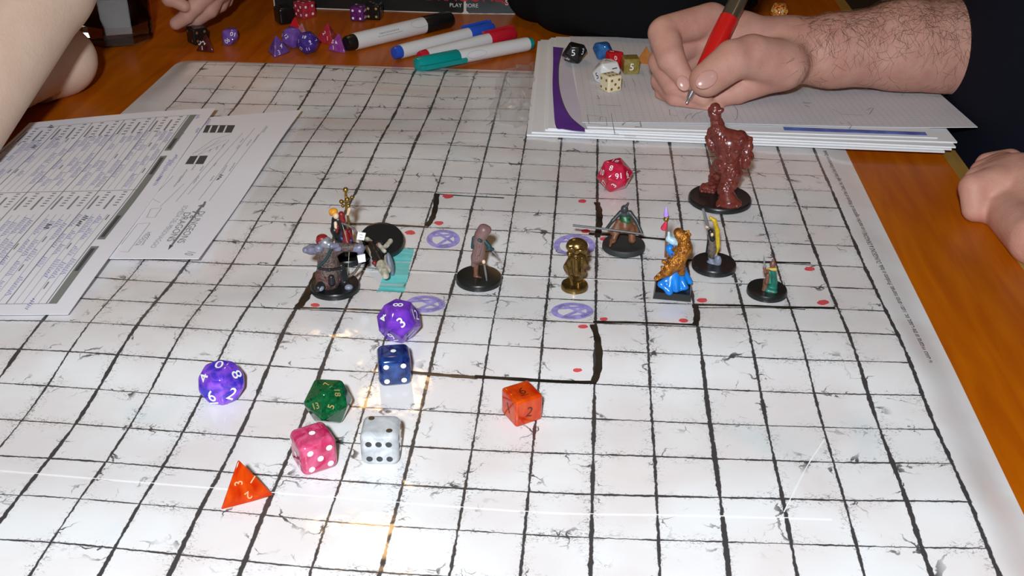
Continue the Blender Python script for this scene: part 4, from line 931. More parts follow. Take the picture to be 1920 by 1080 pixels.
def screen_text(txt, px, py, hgt, material, name='lettering'):
    tv, tf, tw = glyphs(txt); vs = []
    for x, y in tv:
        # the printed line runs across the fold
        d = ray(px, py); t = n0.dot(SC1 - CAM_LOC) / n0.dot(d); c = CAM_LOC + d * t; k = (c - SC1).dot(d0) + x * hgt; z = c.z + y * hgt
        p = SC1 + (d0 * k if k < 0 else d1 * k); n = n0 if k < 0 else n1; vs.append(Vector((p.x, p.y, z)) + n * .0004)
    build(name, vs, tf, material, sroot)
screen_text('PLAY MORE', 870, 10, .0038, M['screen_white']); screen_text('DRAGONS', 869, -8, .0110, M['screen_red'])
screen_text('S', 950, 6, .0055, M['screen_white'])
m_ = MB(); vs = []
for t in np.linspace(R(200), R(290), 14):
    for r_ in (17, 20.5):
        d = ray(953 + r_ * math.cos(t), -12 - r_ * math.sin(t)); tt = n1.dot(SC1 - CAM_LOC) / n1.dot(d); vs.append(CAM_LOC + d * tt + n1 * .0004)
m_.add(vs, [(2 * i, 2 * i + 1, 2 * i + 3, 2 * i + 2) for i in range(13)]); m_.build('red_swoosh', M['screen_red'], sroot)

mm('black_cloth', (.006, .006, .007), .95, bump=(300, .3, .0006), spec=.15); mm('black_strap', (.010, .012, .012), .45, bump=(700, .5, .0006))
def T_(px, py, z=0.0): return on_table(px, py, z)
pr = []
for px, py, z, r_ in ((1010, 52, .022, .026), (1060, 74, .020, .026), (1120, 90, .026, .028), (1175, 98, .028, .028), (1240, 100, .030, .030), (1320, 80, .030, .03), (1090, 20, .045, .045), (1200, 20, .05, .05), (1010, 5, .04, .042), (1310, 10, .05, .045), (1370, 20, .025, .026), (1150, 45, .04, .035)):
    c = T_(px, py); c += Vector((.0, r_ * .8, max(z, r_) + (.004 if py > 85 else 0))); pr.append(el(c, (r_ * 1.25, r_, r_), .02))
V_, Q_ = sdf(pr, .003); V_[:, 2] = np.maximum(V_[:, 2], np.where((V_[:, 0] > -.213) & (V_[:, 1] < .634), ZP + .0068, TZ + .0004)); bag = build('bag', V_, Q_, M['black_cloth'], None, True, T_(1150, 60)); tag(bag, 'soft black cloth bag slumped behind the notepaper and dice', 'bag')
m_ = MB(); m_.tube([T_(1402, 34, .006), T_(1404, 20, .012), T_(1408, 5, .022), T_(1412, -10, .03), T_(1420, -25, .03)], [.005, .006, .0065, .0065, .006], 10); m_.build('strap', M['black_strap'], bag, True)

def glass_mat(name, c, rough=.02):
    return mat(name, c, rough, trans=1.0, ior=1.48)
M['smoked_glass'] = glass_mat('smoked_glass', (.42, .33, .28)); M['cola'] = mat('cola', (.020, .006, .003), .05, trans=.2, ior=1.33)
gc = on_table(225, 72); groot = thing('tumbler', gc, 'faceted glass tumbler of dark drink beside the bare arm', 'glass')
prof = [(.0285, 0), (.031, .002), (.0325, .012), (.0345, .095), (.0345, .097), (.0322, .097), (.0300, .018), (.0002, .0165)]
m_ = MB(); m_.lathe(prof, gc, (0, 0, 1), 8, caps=True); gl_ = m_.build('glass_wall', M['smoked_glass'], groot)
bm = bmesh.new(); bm.from_mesh(gl_.data); bmesh.ops.recalc_face_normals(bm, faces=bm.faces[:]); bm.to_mesh(gl_.data); bm.free()
m_ = MB(); m_.lathe([(.0296, .0175), (.0312, .068)], gc, (0, 0, 1), 8); m_.build('drink', M['cola'], groot)
# crumpled clear film half under the notepaper
fm = bpy.data.materials.new('clear_film'); fm.use_nodes = True; nt = fm.node_tree; nt.nodes.clear()
out = nt.nodes.new('ShaderNodeOutputMaterial'); tr = nt.nodes.new('ShaderNodeBsdfTransparent'); gl2 = nt.nodes.new('ShaderNodeBsdfGlossy'); gl2.inputs['Roughness'].default_value = .30; mxs = nt.nodes.new('ShaderNodeMixShader'); mxs.inputs[0].default_value = .26
df = nt.nodes.new('ShaderNodeBsdfDiffuse'); df.inputs[0].default_value = (.9, .9, .92, 1); mx2 = nt.nodes.new('ShaderNodeMixShader'); mx2.inputs[0].default_value = .5; nt.links.new(gl2.outputs[0], mx2.inputs[1]); nt.links.new(df.outputs[0], mx2.inputs[2])
nt.links.new(tr.outputs[0], mxs.inputs[1]); nt.links.new(mx2.outputs[0], mxs.inputs[2]); nt.links.new(mxs.outputs[0], out.inputs[0])
g = 40; fc = [(935, 132), (1004, 120), (1004, 240), (915, 225)]; vs = []
from mathutils import noise as mnoise
for i in range(g + 1):
    for j in range(g + 1):
        s_, t = i / g, j / g
        x = (fc[0][0] * (1 - s_) + fc[1][0] * s_) * (1 - t) + (fc[3][0] * (1 - s_) + fc[2][0] * s_) * t; y = (fc[0][1] * (1 - s_) + fc[1][1] * s_) * (1 - t) + (fc[3][1] * (1 - s_) + fc[2][1] * s_) * t
        p = on_mat(x, y); w = min(s_, 1 - s_, t, 1 - t) * 6; p.x += .008 * mnoise.noise(Vector((s_ * 4, t * 4, 4.3))); p.y += .012 * mnoise.noise(Vector((s_ * 4, t * 4, 8.3))); p.z += .0006 + abs(mnoise.noise(Vector((s_ * 6, t * 8, .3)))) * .011 * min(1, w) * (.4 + .6 * s_); vs.append(p)
film = build('plastic_film', vs, [(i * (g + 1) + j, i * (g + 1) + j + 1, (i + 1) * (g + 1) + j + 1, (i + 1) * (g + 1) + j) for i in range(g) for j in range(g)], fm, None, True, on_mat(940, 200)); tag(film, 'crumpled clear plastic film on the mat beside the paper pile', 'plastic film')

# ================================================================== MINIATURES
mm('base_black', (.010, .011, .011), .32); mm('base_dark', (.022, .026, .026), .6, bump=(900, .5, .0005))
mm('mail_brown', (.16, .10, .085), .42, noise=(900, (.05, .035, .03), (1, 1, 1), .14), bump=(1100, .9, .0008)); mm('mail_red', (.16, .05, .042), .45, noise=(900, (.05, .018, .015), (1, 1, 1), .14), bump=(1100, .9, .0008)); mm('mini_grey', (.24, .23, .33), .35, noise=(420, (.10, .10, .13), (1, 1, 1), .25)); mm('mini_silver', (.46, .46, .52), .25, .5, noise=(420, (.22, .22, .26), (1, 1, 1), .2))
mm('mini_red', (.30, .016, .018), .4, noise=(500, (.12, .008, .008), (1, 1, 1), .2)); mm('mini_black', (.014, .014, .016), .35); mm('mini_orange', (.82, .36, .015), .4, noise=(600, (.60, .22, .01), (1, 1, 1), .2)); mm('mini_gold', (.42, .26, .05), .25, .75, noise=(700, (.18, .10, .02), (1, 1, 1), .2))
mm('mini_skin', (.76, .54, .36), .5); mm('mini_blue', (.03, .05, .22), .4); mm('mini_bone', (.62, .58, .46), .45, noise=(500, (.30, .27, .20), (1, 1, 1), .22)); mm('mini_slate', (.16, .18, .26), .4, noise=(500, (.26, .27, .32), (1, 1, 1), .2))
mm('cloak_brown', (.22, .125, .115), .42, noise=(260, (.15, .08, .075), (1, 1, .25), .22)); mm('mini_leather', (.13, .055, .035), .4, noise=(400, (.20, .09, .05), (1, 1, 1), .2)); mm('mini_steel', (.38, .39, .41), .28, .7); mm('mini_teal', (.012, .05, .055), .4)
mm('staff_dark', (.085, .08, .082), .4); mm('bronze', (.30, .185, .055), .26, .85, noise=(320, (.13, .075, .02), (1, 1, 1), .22)); mm('monk_dark', (.035, .04, .042), .4); mm('monk_green', (.02, .14, .045), .4, noise=(600, (.01, .05, .02), (1, 1, 1), .15)); mm('monk_brown', (.23, .09, .04), .45, noise=(400, (.12, .045, .02), (1, 1, 1), .2))
mm('wizard_blue', (.005, .24, .74), .25, noise=(250, (.01, .14, .55), (1, 1, 1), .25)); mm('wizard_gold', (.52, .20, .018), .26, .5, noise=(420, (.20, .065, .008), (1, 1, 1), .16), bump=(650, 1.0, .0012)); mm('wizard_pale', (.40, .58, .68), .35); mm('crystal', (.30, .13, .66), .18, noise=(400, (.52, .36, .82), (1, 1, 1), .2)); mm('bell_red', (.55, .03, .07), .25)
mm('shield_yellow', (.66, .46, .015), .4, noise=(600, (.42, .26, .01), (1, 1, 1), .2)); mm('hide', (.20, .15, .125), .5, noise=(500, (.07, .05, .045), (1, 1, 1), .16)); mm('mini_green', (.015, .19, .13), .4, noise=(300, (.01, .10, .07), (1, 1, 1), .2)); mm('collar_gold', (.52, .33, .05), .4)
mm('beast', (.20, .040, .028), .27, noise=(300, (.11, .020, .015), (1, 1, 1), .22), bump=(520, .3, .0005)); mm('tag_white', (.86, .86, .88), .6)

class Fig:
    def __init__(s, px, py, dia, label, name='miniature', round_base=True, thick=.0032, basemat='base_black', group=None):
        s.G = on_mat(px, py + 2, 0.0); s.G.z += .0006; s.sc = FPX / depth_of(s.G)
        d = s.G - CAM_LOC; s.away = Vector((d.x, d.y, 0)).normalized(); s.right = Vector((s.away.y, -s.away.x, 0))
        s.root = thing(name, s.G, label, 'figurine', group); s.thick = thick; r = dia / 2
        if round_base:
            m_ = MB(); m_.lathe([(r, 0), (r, thick * .55), (r * .985, thick * .8), (r * .955, thick), (r * .93, thick * .97), (r * .3, thick * .93), (.0001, thick * .93)], s.G, (0, 0, 1), 40)
            o = m_.build('base', M[basemat], s.root, True); o.data.set_sharp_from_angle(angle=R(35))
    def P(s, px, py, y=0.0):
        """point seen at the pixel, in the upright plane y millimetres behind the figure's middle"""
        Q = s.G + s.away * (y * .001); d = ray(px, py); t = s.away.dot(Q - CAM_LOC) / s.away.dot(d); return CAM_LOC + d * t
    def mm(s, r): return r / s.sc      # pixels to metres at the figure
    def rc(s, a, b, r1, r2, k=2.5):
        return rc(s.P(*a), s.P(*b), s.mm(r1), s.mm(r2), s.mm(k))
    def el(s, a, rx, rz, ry=None, k=2.5, tilt=0):
        ry = rx if ry is None else ry; Mx = Matrix((s.right, s.away, Vector((0, 0, 1)))).transposed()
        if tilt: Mx = Matrix.Rotation(R(tilt), 3, s.away) @ Mx
        return el(s.P(*a), (s.mm(rx), s.mm(ry), s.mm(rz)), s.mm(k), np.array(Mx))
    def part(s, name, prims, m, h=.00035, label=None, relax=1):
        o = body(name, prims, h, M[m], s.root, relax=relax)
        if label: o['label'] = label
        return o
    def rod(s, name, pts, w, m, n=8):
        mb = MB(); mb.tube([s.P(*p) for p in pts], [s.mm(k) for k in w] if hasattr(w, '__len__') else s.mm(w), n); return mb.build(name, M[m], s.root, True)

# a) brute archer in mail
f = Fig(629, 541, .0262, 'brute archer figurine in brown mail with a raised bow', group='fantasy figurines on the mat')
f.part('torso', [f.rc((612, 470), (617, 505), 17, 21, 6), f.rc((617, 505), (616, 524, -1), 21, 22, 6), f.rc((600, 470), (632, 468), 11, 10, 6), f.rc((636, 464), (662, 464), 9, 8, 4)], 'mail_brown')
f.part('pauldrons', [f.el((598, 466, -3), 9, 8, 8, 2), f.el((633, 465, -3), 8, 7, 8, 2), f.rc((622, 462, -5), (632, 460, -4), 5, 5, 2)], 'mini_grey')
f.part('belt', [f.rc((598, 503, -4), (618, 506, -6.2), 3, 3, 2), f.rc((618, 506, -6.2), (637, 503, -4), 3, 3, 2), f.rc((621, 520, -6.5), (622, 530, -6.5), 6, 7, 3)], 'mini_black')
f.part('skirt', [f.rc((602, 516, -2), (603, 526, -3), 11, 10, 4), f.rc((616, 518, -3), (616, 530, -4), 14, 12, 4), f.rc((632, 515, -1), (633, 523, -2), 9, 8, 4)], 'mail_red')
f.part('legs', [f.rc((606, 520, -1), (602, 534, -4), 11, 9, 3), f.rc((602, 536, -6), (597, 540, -8), 9, 8, 3), f.rc((636, 512, 0), (646, 530, -1), 12, 9, 3), f.rc((646, 531, -1), (654, 538, -5), 8, 7, 3), f.rc((640, 498, 0), (644, 516, 0), 6, 8, 3)], 'mini_black')
f.part('boot_toes', [f.el((600, 540, -8), 8, 6, 8), f.el((654, 539, -6), 8, 6, 7)], 'mini_slate')
f.part('arm_left', [f.rc((597, 468), (583, 468), 9, 9, 4), f.rc((583, 468), (573, 469, -2), 9, 6, 4)], 'mini_grey')
f.part('arm_right', [f.rc((660, 464), (676, 466), 8, 8, 4), f.rc((676, 462), (676, 474), 6, 6, 3)], 'mini_grey')
f.part('head', [f.el((610, 455, -1), 13, 12, 12), f.el((617, 459, -3), 9, 8, 8), f.el((627, 464, -2), 5, 5, 5)], 'mini_silver')
f.part('helmet_crest', [f.el((604, 447, 0), 11, 8, 10, 2), f.el((597, 452, 1), 5, 6, 6, 2)], 'mini_red')
f.rod('chest_strap', [(622, 464, -5.2), (616, 478, -6.4), (608, 490, -6.6), (597, 500, -5)], 2.4, 'mini_teal')
f.rod('bow', [(640, 418), (652, 422), (663, 429), (671, 440), (677, 455), (679, 470), (678, 485), (673, 500), (664, 512), (655, 518), (651, 520)], [1.6, 2.2, 2.6, 2.6, 3, 3.2, 3, 2.8, 3, 3, 1.8], 'hide')
f.rod('bowstring', [(641, 418), (655, 466, 1), (652, 519)], .5, 'mini_bone', 5)
for cx, cy, an in ((677, 443, 12), (678, 485, -8)):
    mb_ = MB(); q = []
    for a, b in ((-7.5, -6.5), (7.5, -7.5), (7, 6.5), (-7, 7.5)):
        c_, s_ = math.cos(R(an)), math.sin(R(an)); q.append(f.P(cx + a * c_ - b * s_, cy + a * s_ + b * c_, -3.2))
    bk = [p + f.away * .0005 for p in q]; mb_.add(q + bk, [(0, 1, 2, 3), (7, 6, 5, 4), (0, 4, 5, 1), (1, 5, 6, 2), (2, 6, 7, 3), (3, 7, 4, 0)]); mb_.build('paper_tag', M['tag_white'], f.root)
mb_ = MB()
for y_ in (440, 445): mb_.tube([f.P(674, y_, -3.4), f.P(680, y_ + 1, -3.4)], .00012, 4)
tag(mb_.build('tag_writing', M['form_grey'], f.root), kind='stuff')

# b) sorcerer with golden staff
f = Fig(653, 481, .0250, 'red and black robed sorcerer figurine with orange hair and golden orb staff', group='fantasy figurines on the mat')
f.part('robe', [f.rc((634, 412), (640, 440), 10, 13, 5), f.rc((640, 440), (650, 472), 14, 20, 6), f.rc((628, 412), (627, 432, -3), 6, 7, 4), f.rc((628, 432, -3), (630, 443, -3), 8, 6, 3)], 'mini_black')
f.part('robe_trim', [f.rc((640, 402, -1), (643, 414, -2), 6, 5, 3), f.rc((648, 434, -5), (650, 452, -6), 5, 8, 3), f.rc((656, 432, -3), (656, 452, -4), 4, 5, 2), f.rc((633, 424, -5), (632, 434, -5), 3, 3, 2)], 'mini_red')
f.part('sash', [f.rc((653, 455, -6), (658, 451, -6), 3, 4, 2), f.rc((640, 446, -5), (646, 452, -6), 3, 3, 2)], 'mini_blue')
f.part('face', [f.el((630, 405, -2), 5.5, 6, 5.5), f.rc((629, 418, -4), (630, 426, -5), 3.2, 3.4, 2)], 'mini_skin')
f.part('hair', [f.el((625, 397, 0), 8.5, 7, 8, 2), f.el((621, 400, 1), 4, 5, 5, 2)], 'mini_orange')
f.part('raised_hand', [f.rc((655, 392, -1), (652, 402, -1), 3.4, 2.6, 2)], 'mini_skin')
f.rod('staff', [(660, 470, 1), (656, 430, 0), (652, 404, 0), (650, 388, 0), (648, 360, 0)], [2.2, 2.4, 2.4, 3.4, 2.4], 'mini_gold')
f.part('staff_orbs', [f.el((648, 356, 0), 5.2, 5.2, k=0), f.el((660, 370, 0), 3.6, 3.6, k=0), f.el((640, 378, 0), 4.2, 4.2, k=0), f.el((643, 386, -1), 3.4, 3.4, k=0), f.el((651, 375, -1), 5, 6, k=1), f.rc((648, 378), (660, 370), 2, 2, 1), f.rc((648, 378), (640, 379), 2, 2, 1), f.el((653, 387, 0), 4, 5, k=1)], 'mini_gold', .0003)

# c) fallen skeleton warrior: base tipped up
f = Fig(716, 474, .0250, 'toppled skeleton warrior figurine lying beside its tilted base', round_base=False, group='fantasy figurines on the mat')
dc = f.P(716, 447, 2); tl = (f.away * -.42 + f.right * .06 + Vector((0, 0, 1))).normalized()
lowp = dc.z - .0125 * math.sqrt(max(0, 1 - tl.z ** 2)); dc.z += max(0, mat_z(dc.x, dc.y) + .0012 - lowp)
mb_ = MB(); mb_.lathe([(.0125, -.003), (.0127, -.001), (.0122, 0), (.0113, .0002), (.011, -.0002), (.0002, -.0003)], dc, tl, 40); o = mb_.build('base', M['base_black'], f.root, True); o.data.set_sharp_from_angle(angle=R(35))
def Y(py): return -max(0, (py - 452) / 1.75)
def brc(a, b, r1, r2, k=2): return f.rc((a[0], a[1], Y(a[1])), (b[0], b[1], Y(b[1])), r1, r2, k)
f.part('tunic', [brc((697, 462), (706, 480), 8, 10, 4), brc((706, 480), (714, 494), 10, 8, 4), brc((698, 458), (716, 456), 6, 5, 3)], 'mini_black')
f.part('bones', [brc((688, 449), (695, 453), 5, 4), brc((688, 464), (699, 482), 4.5, 4), brc((708, 456), (721, 471), 4.4, 4), brc((724, 460), (718, 468), 4, 3.4), brc((732, 452), (725, 461), 5, 4.4),
    brc((714, 494), (721, 510), 8, 7, 3), brc((725, 482), (727, 506), 5, 6.5), brc((722, 512), (723, 517), 7, 6.5), brc((709, 498), (714, 508), 4, 4)], 'mini_bone')
f.part('belt', [brc((694, 456), (706, 459), 4.4, 4), brc((702, 493), (712, 488), 4.6, 4.4)], 'mini_red')
f.part('shield', [f.el((732, 496, Y(496)), 6, 24, 15, k=0, tilt=-9)], 'mini_slate')

# d) cloaked rogue
f = Fig(898, 526, .0252, 'hooded rogue figurine in a brown cloak with two blades', group='fantasy figurines on the mat')
f.part('cloak', [f.rc((907, 432), (902, 441), 12, 12, 3), f.rc((905, 427), (914, 430), 7, 7, 2), f.el((915, 432, 0), 6, 7, 7, 2), f.rc((901, 440), (896, 452), 10, 9, 3), f.rc((901, 452), (896, 482), 10, 12.5, 5), f.rc((893, 482), (889, 496), 9, 6, 4), f.rc((902, 470), (898, 490), 6, 5, 4)], 'cloak_brown')
f.part('folds', [f.rc((897, 458, -3), (893, 484, -4), 2, 2.4, 1.5), f.rc((903, 456, -3), (898, 478, -4.2), 1.8, 2, 1.5), f.rc((889, 470, -2.4), (888, 492, -2.4), 1.6, 2, 1.5)], 'cloak_brown')
f.part('legs', [f.rc((893, 496), (892, 518), 5, 4.4, 2), f.rc((892, 519), (903, 524, -2), 4.6, 4, 2)], 'mini_leather')
f.part('arms', [f.rc((888, 446, 1), (886, 464, 1), 3.4, 3.4, 2), f.rc((896, 432, 2), (890, 444, 2), 2, 2.6, 1), f.rc((909, 452, -1), (918, 462, -2), 4.4, 4, 2), f.rc((916, 466, -2), (924, 467, -2), 4, 3, 2), f.rc((902, 452, -4), (898, 450, -4), 3, 3, 1)], 'mini_teal')
f.rod('sword', [(923, 470, -2), (929, 477, -2), (936, 486, -2)], [2.2, 2.0, .5], 'mini_steel'); f.rod('sword_hilt', [(920, 472, -2), (925, 466, -2)], 1.4, 'mini_black')
f.part('hand', [f.el((907, 491, -3), 3.6, 4.4, 3.6)], 'mini_skin'); f.rod('dagger', [(908, 496, -3.4), (911, 515, -5), (914, 535, -6)], [1.8, 1.9, .6], 'mini_steel')

# e) bronze figure
f = Fig(1077, 539, .0146, 'small bronze figurine with a huge domed head on its own bronze base', thick=.0026, basemat='bronze', group='fantasy figurines on the mat')
f.part('head', [f.el((1082, 461, 0), 20, 15, 17, 4), f.el((1068, 462, -2), 7, 8, 8, 3), f.el((1094, 468, -2), 8, 10, 8, 3), f.el((1072, 466, -6), 6, 4, 4, 2), f.el((1088, 470, -6), 7, 4, 4, 2), f.el((1081, 473, -6), 5, 5, 4, 2), f.el((1068, 476, -2), 6, 6, 6, 3), f.el((1099, 475, 0), 5, 7, 6, 2)], 'bronze')
f.part('torso', [f.rc((1080, 482), (1081, 505), 13, 14, 5), f.rc((1081, 505), (1083, 520), 14, 10, 5), f.rc((1091, 480), (1098, 495), 6, 6, 4), f.rc((1070, 484), (1062, 500), 5, 6, 4), f.rc((1080, 484, -5), (1081, 514, -6), 3.4, 5, 2), f.rc((1091, 484, -4), (1091, 512, -5), 2.4, 3, 2), f.el((1062, 503), 5, 8, 6, 3), f.el((1095, 510), 5, 8, 6, 3)], 'bronze')
f.part('legs', [f.rc((1083, 518), (1085, 537), 6.5, 7, 3), f.el((1084, 539, -1), 10, 4, 9, 3), f.rc((1074, 516, -1), (1071, 532, -1), 5, 4, 3)], 'bronze')
f.rod('club', [(1060, 496, -4), (1067, 515, -5), (1074, 535, -5)], [3.4, 2.2, 2], 'bronze')

# f) monk with quarterstaff
f = Fig(1169, 464, .0248, 'crouching dark monk figurine with green vest holding a long staff', basemat='base_dark', group='fantasy figurines on the mat')
f.part('skin', [f.el((1171, 392), 7, 8, 7), f.rc((1175, 386), (1178, 381), 3, 2.2, 1), f.rc((1172, 398), (1172, 404), 4, 5, 2), f.rc((1164, 398), (1149, 414, -2), 4.2, 3.6, 2), f.rc((1149, 414, -2), (1138, 428, -6), 3.4, 3.2, 2), f.rc((1181, 398), (1193, 414, -2), 4.2, 3.8, 2), f.rc((1193, 414, -2), (1203, 437, -6), 3.4, 3.2, 2), f.rc((1164, 401), (1181, 401), 4.5, 4.5, 3)], 'monk_dark')
f.part('vest', [f.el((1172, 410), 11, 9, 8, 3), f.el((1174, 415, -1), 9, 6, 7, 3)], 'monk_green')
f.part('robe', [f.rc((1160, 416), (1150, 436, -2), 6, 6, 4), f.rc((1172, 418), (1172, 426, -1), 11, 11, 4), f.rc((1164, 424), (1155, 436, -2), 7, 6, 4), f.rc((1182, 424), (1186, 436, -1), 7, 6, 4), f.rc((1190, 424, 1), (1196, 436, 1), 3, 2, 2)], 'monk_brown')
f.part('legs', [f.rc((1156, 436, -2), (1150, 450, -4), 6, 5, 3), f.rc((1184, 436, -1), (1185, 450, -2), 6, 7, 3), f.el((1149, 452, -5), 6, 4, 6), f.rc((1147, 452, -5), (1144, 461, -9), 3, 2.4, 2)], 'monk_brown')
f.rod('staff', [(1074, 422.5, -6), (1140, 430, -6.5), (1206, 439, -7)], [2.2, 2.3, 2], 'staff_dark')

# g) wizard in blue and gold
f = Fig(1261, 546, .020, 'wizard figurine in bright blue gown and gold cape on a square base', round_base=False, group='fantasy figurines on the mat')
mb_ = MB(); a_ = f.mm(36); t_ = .0036
for zz, w_ in ((0, 1.0), (t_, .86)):
    pass
q0 = [f.G + f.right * (sx * f.mm(35)) + f.away * (sy * .0098) for sx, sy in ((-1, -1), (1, -1), (1, 1), (-1, 1))]; q1 = [f.G + f.right * (sx * f.mm(32)) + f.away * (sy * .0088) + Vector((0, 0, t_)) for sx, sy in ((-1, -1), (1, -1), (1, 1), (-1, 1))]
mb_.add(q0 + q1, [(3, 2, 1, 0), (4, 5, 6, 7), (0, 1, 5, 4), (1, 2, 6, 5), (2, 3, 7, 6), (3, 0, 4, 7)]); mb_.build('base', M['base_black'], f.root)
f.part('gown', [f.rc((1268, 480), (1268, 508), 11, 15, 5), f.rc((1262, 512, -2), (1240, 534, -7), 8, 6, 5), f.rc((1260, 512, -3), (1254, 546, -8), 8, 7, 5), f.rc((1266, 512, -3), (1268, 543, -7), 8, 6, 4), f.rc((1272, 512, -1), (1284, 538, -5), 8, 6, 5), f.rc((1280, 505, 2), (1293, 528, 2), 6, 6, 5), f.rc((1238, 532, -7), (1256, 548, -9), 5, 5, 4), f.rc((1270, 544, -6), (1286, 539, -5), 4, 4, 3), f.rc((1256, 466, -2), (1262, 478, -3), 8, 7, 4)], 'wizard_blue')
f.part('bodice', [f.rc((1254, 448, -2), (1262, 452, -2), 6, 7, 3), f.rc((1262, 452, -2), (1268, 456, -2), 6, 5, 3), f.rc((1254, 444, -2), (1254, 436, -2), 3, 2.6, 2)], 'wizard_pale')
cape = [f.rc((1272, 436, 0), (1280, 446, 0), 9, 12, 4), f.rc((1280, 446, 0), (1284, 466, -1), 13, 13, 5), f.rc((1282, 466, -1), (1268, 492, -3), 15, 16, 6), f.rc((1268, 492, -3), (1252, 508, -5), 15, 11, 5), f.rc((1252, 508, -5), (1231, 522, -6), 9, 5, 4), f.rc((1274, 495, -2), (1277, 510, -3), 10, 8, 4)]
rr_ = random.Random(3)
for i in range(46):
    t = rr_.random(); cx, cy = (1284 - 50 * t ** 1.4 + rr_.uniform(-13, 13) * (1 - .5 * t), 438 + 80 * t + rr_.uniform(-7, 7)); cape.append(f.el((cx, cy, -4.2 - 2.5 * t), rr_.uniform(2, 4), rr_.uniform(2, 4), 3, 1.2))
f.part('cape', cape, 'wizard_gold', .0003)
f.rod('staff', [(1248, 482, -1), (1250, 440, -1), (1250, 412, -1)], [2.4, 2.4, 2], 'mini_leather')
f.part('staff_bell', [f.rc((1245, 427, -1), (1249, 417, -1), 6, 3, 1), f.el((1243, 428, -1), 4, 2.4, 4, 1)], 'bell_red'); f.part('staff_ring', [f.el((1249, 411, -1), 5.4, 5, 5.4, 1), f.el((1252, 406, -1), 3, 3, 3, 1)], 'mini_gold')
f.part('crystal', [f.rc((1249, 403, -1), (1249, 388, -1), 5, 1.4, 1)], 'crystal')

# h) barbarian seen edge-on
f = Fig(1338, 500, .0248, 'fighter figurine raising a grey sword beside a curved yellow shield', group='fantasy figurines on the mat')
f.part('body', [f.rc((1334, 442), (1335, 468), 8, 9, 4), f.rc((1335, 464), (1334, 478), 9, 7, 4), f.rc((1333, 432), (1328, 428), 5, 4, 2), f.el((1334, 436, -1), 6, 7, 6, 3)], 'hide'); f.part('tunic', [f.rc((1332, 434, -3), (1336, 448, -4), 5, 5, 3), f.rc((1330, 450, -1), (1327, 472, -1), 4, 4, 3)], 'mini_black')
f.part('hand', [f.el((1326, 425), 3.6, 4.4, 3.6), f.el((1335, 440, -5), 3, 4, 3)], 'mini_skin'); f.rod('sword', [(1327, 424, 0), (1322, 406, 0), (1318, 391, 0)], [3.0, 3.2, 2.4], 'mini_steel')
f.part('shield', [f.rc((1332, 408), (1340, 414), 3, 4, 2), f.rc((1340, 414), (1345, 432), 4, 4.4, 2), f.rc((1345, 432), (1346, 462), 4.4, 4.4, 2), f.rc((1346, 462), (1341, 480), 4.4, 3, 2)], 'shield_yellow')
f.part('rock', [f.el((1338, 494, 0), 14, 8, 10, 3), f.el((1346, 490, -2), 7, 12, 6, 3), f.rc((1331, 478), (1333, 490), 4, 4, 2), f.rc((1342, 478), (1343, 488), 4, 4, 2)], 'mini_slate')

# i) small green-cloaked figure
f = Fig(1437, 549, .0214, 'small green-cloaked figurine holding a short sword upright', group='fantasy figurines on the mat')
f.part('cloak', [f.rc((1447, 508), (1448, 528), 8, 9, 3), f.rc((1448, 528), (1448, 546), 9, 10, 4), f.rc((1440, 545, -3), (1452, 548, -3), 6, 6, 3), f.rc((1443, 510, -2), (1444, 530, -4), 4, 4, 2)], 'mini_green')
f.part('legs', [f.rc((1436, 526, -2), (1434, 542, -2), 5, 5, 3), f.rc((1434, 542, -2), (1430, 548, -3), 5, 4, 2), f.rc((1440, 516, -4), (1438, 530, -4), 4, 4, 2)], 'mini_leather')
f.part('head', [f.el((1449, 496), 6, 7.5, 6, 2), f.el((1450, 488), 3, 3, 3, 2)], 'mini_leather'); f.part('collar', [f.rc((1441, 505, -1), (1454, 505, -1), 3.4, 3.6, 2)], 'collar_gold')
f.part('arm', [f.rc((1442, 508, -2), (1435, 510, -3), 3.4, 3.2, 2), f.rc((1435, 510, -3), (1433, 502, -3), 3.2, 3, 2)], 'mini_leather'); f.rod('sword', [(1434, 503, -3), (1433, 490, -3), (1432, 478, -3)], [1.6, 1.6, .4], 'mini_steel'); f.rod('sword_guard', [(1430, 500, -3), (1438, 499, -3)], 1.2, 'mini_steel')

# j) big lumpy beast
f = Fig(1349, 376, .0395, 'large lumpy red-brown giant figurine raising one fist', group='fantasy figurines on the mat')
limbs = [((1341, 207), (1342, 226), 11, 10), ((1342, 226), (1349, 250), 10, 14), ((1350, 252), (1366, 268), 17, 22), ((1364, 260), (1386, 262), 19, 16), ((1388, 257, 2), (1400, 274, 1), 13, 11), ((1400, 274, 1), (1400, 293, -1), 10, 10), ((1400, 293, -1), (1394, 308, -2), 10, 9),
         ((1368, 270), (1366, 292), 25, 23), ((1366, 292), (1362, 310), 22, 23), ((1334, 246, 3), (1333, 266, 2), 8, 8), ((1333, 266, 2), (1338, 280, 1), 7, 6), ((1370, 308, -2), (1371, 332, -4), 19, 18), ((1368, 338, -5), (1361, 356, -7), 17, 14), ((1360, 358, -7), (1364, 374, -8), 12, 14),
         ((1352, 308, 2), (1346, 332, 5), 17, 15), ((1343, 332, 5), (1341, 346, 8), 12, 11), ((1340, 348, 9), (1324, 354, 8), 11, 11)]
limbs[9:9] = []
pr = [f.rc(a, b, r1, r2, 1.5) for a, b, r1, r2 in limbs]
pr += [f.rc((1360, 352, -8), (1366, 380, -11), 11, 19, 2), f.rc((1351, 382, -12), (1382, 382, -12), 9, 9, 3), f.rc((1319, 354, 7), (1334, 358, 6), 8, 8, 3), f.el((1341, 200), 9, 7, 9, 2)]
rr_ = random.Random(11)
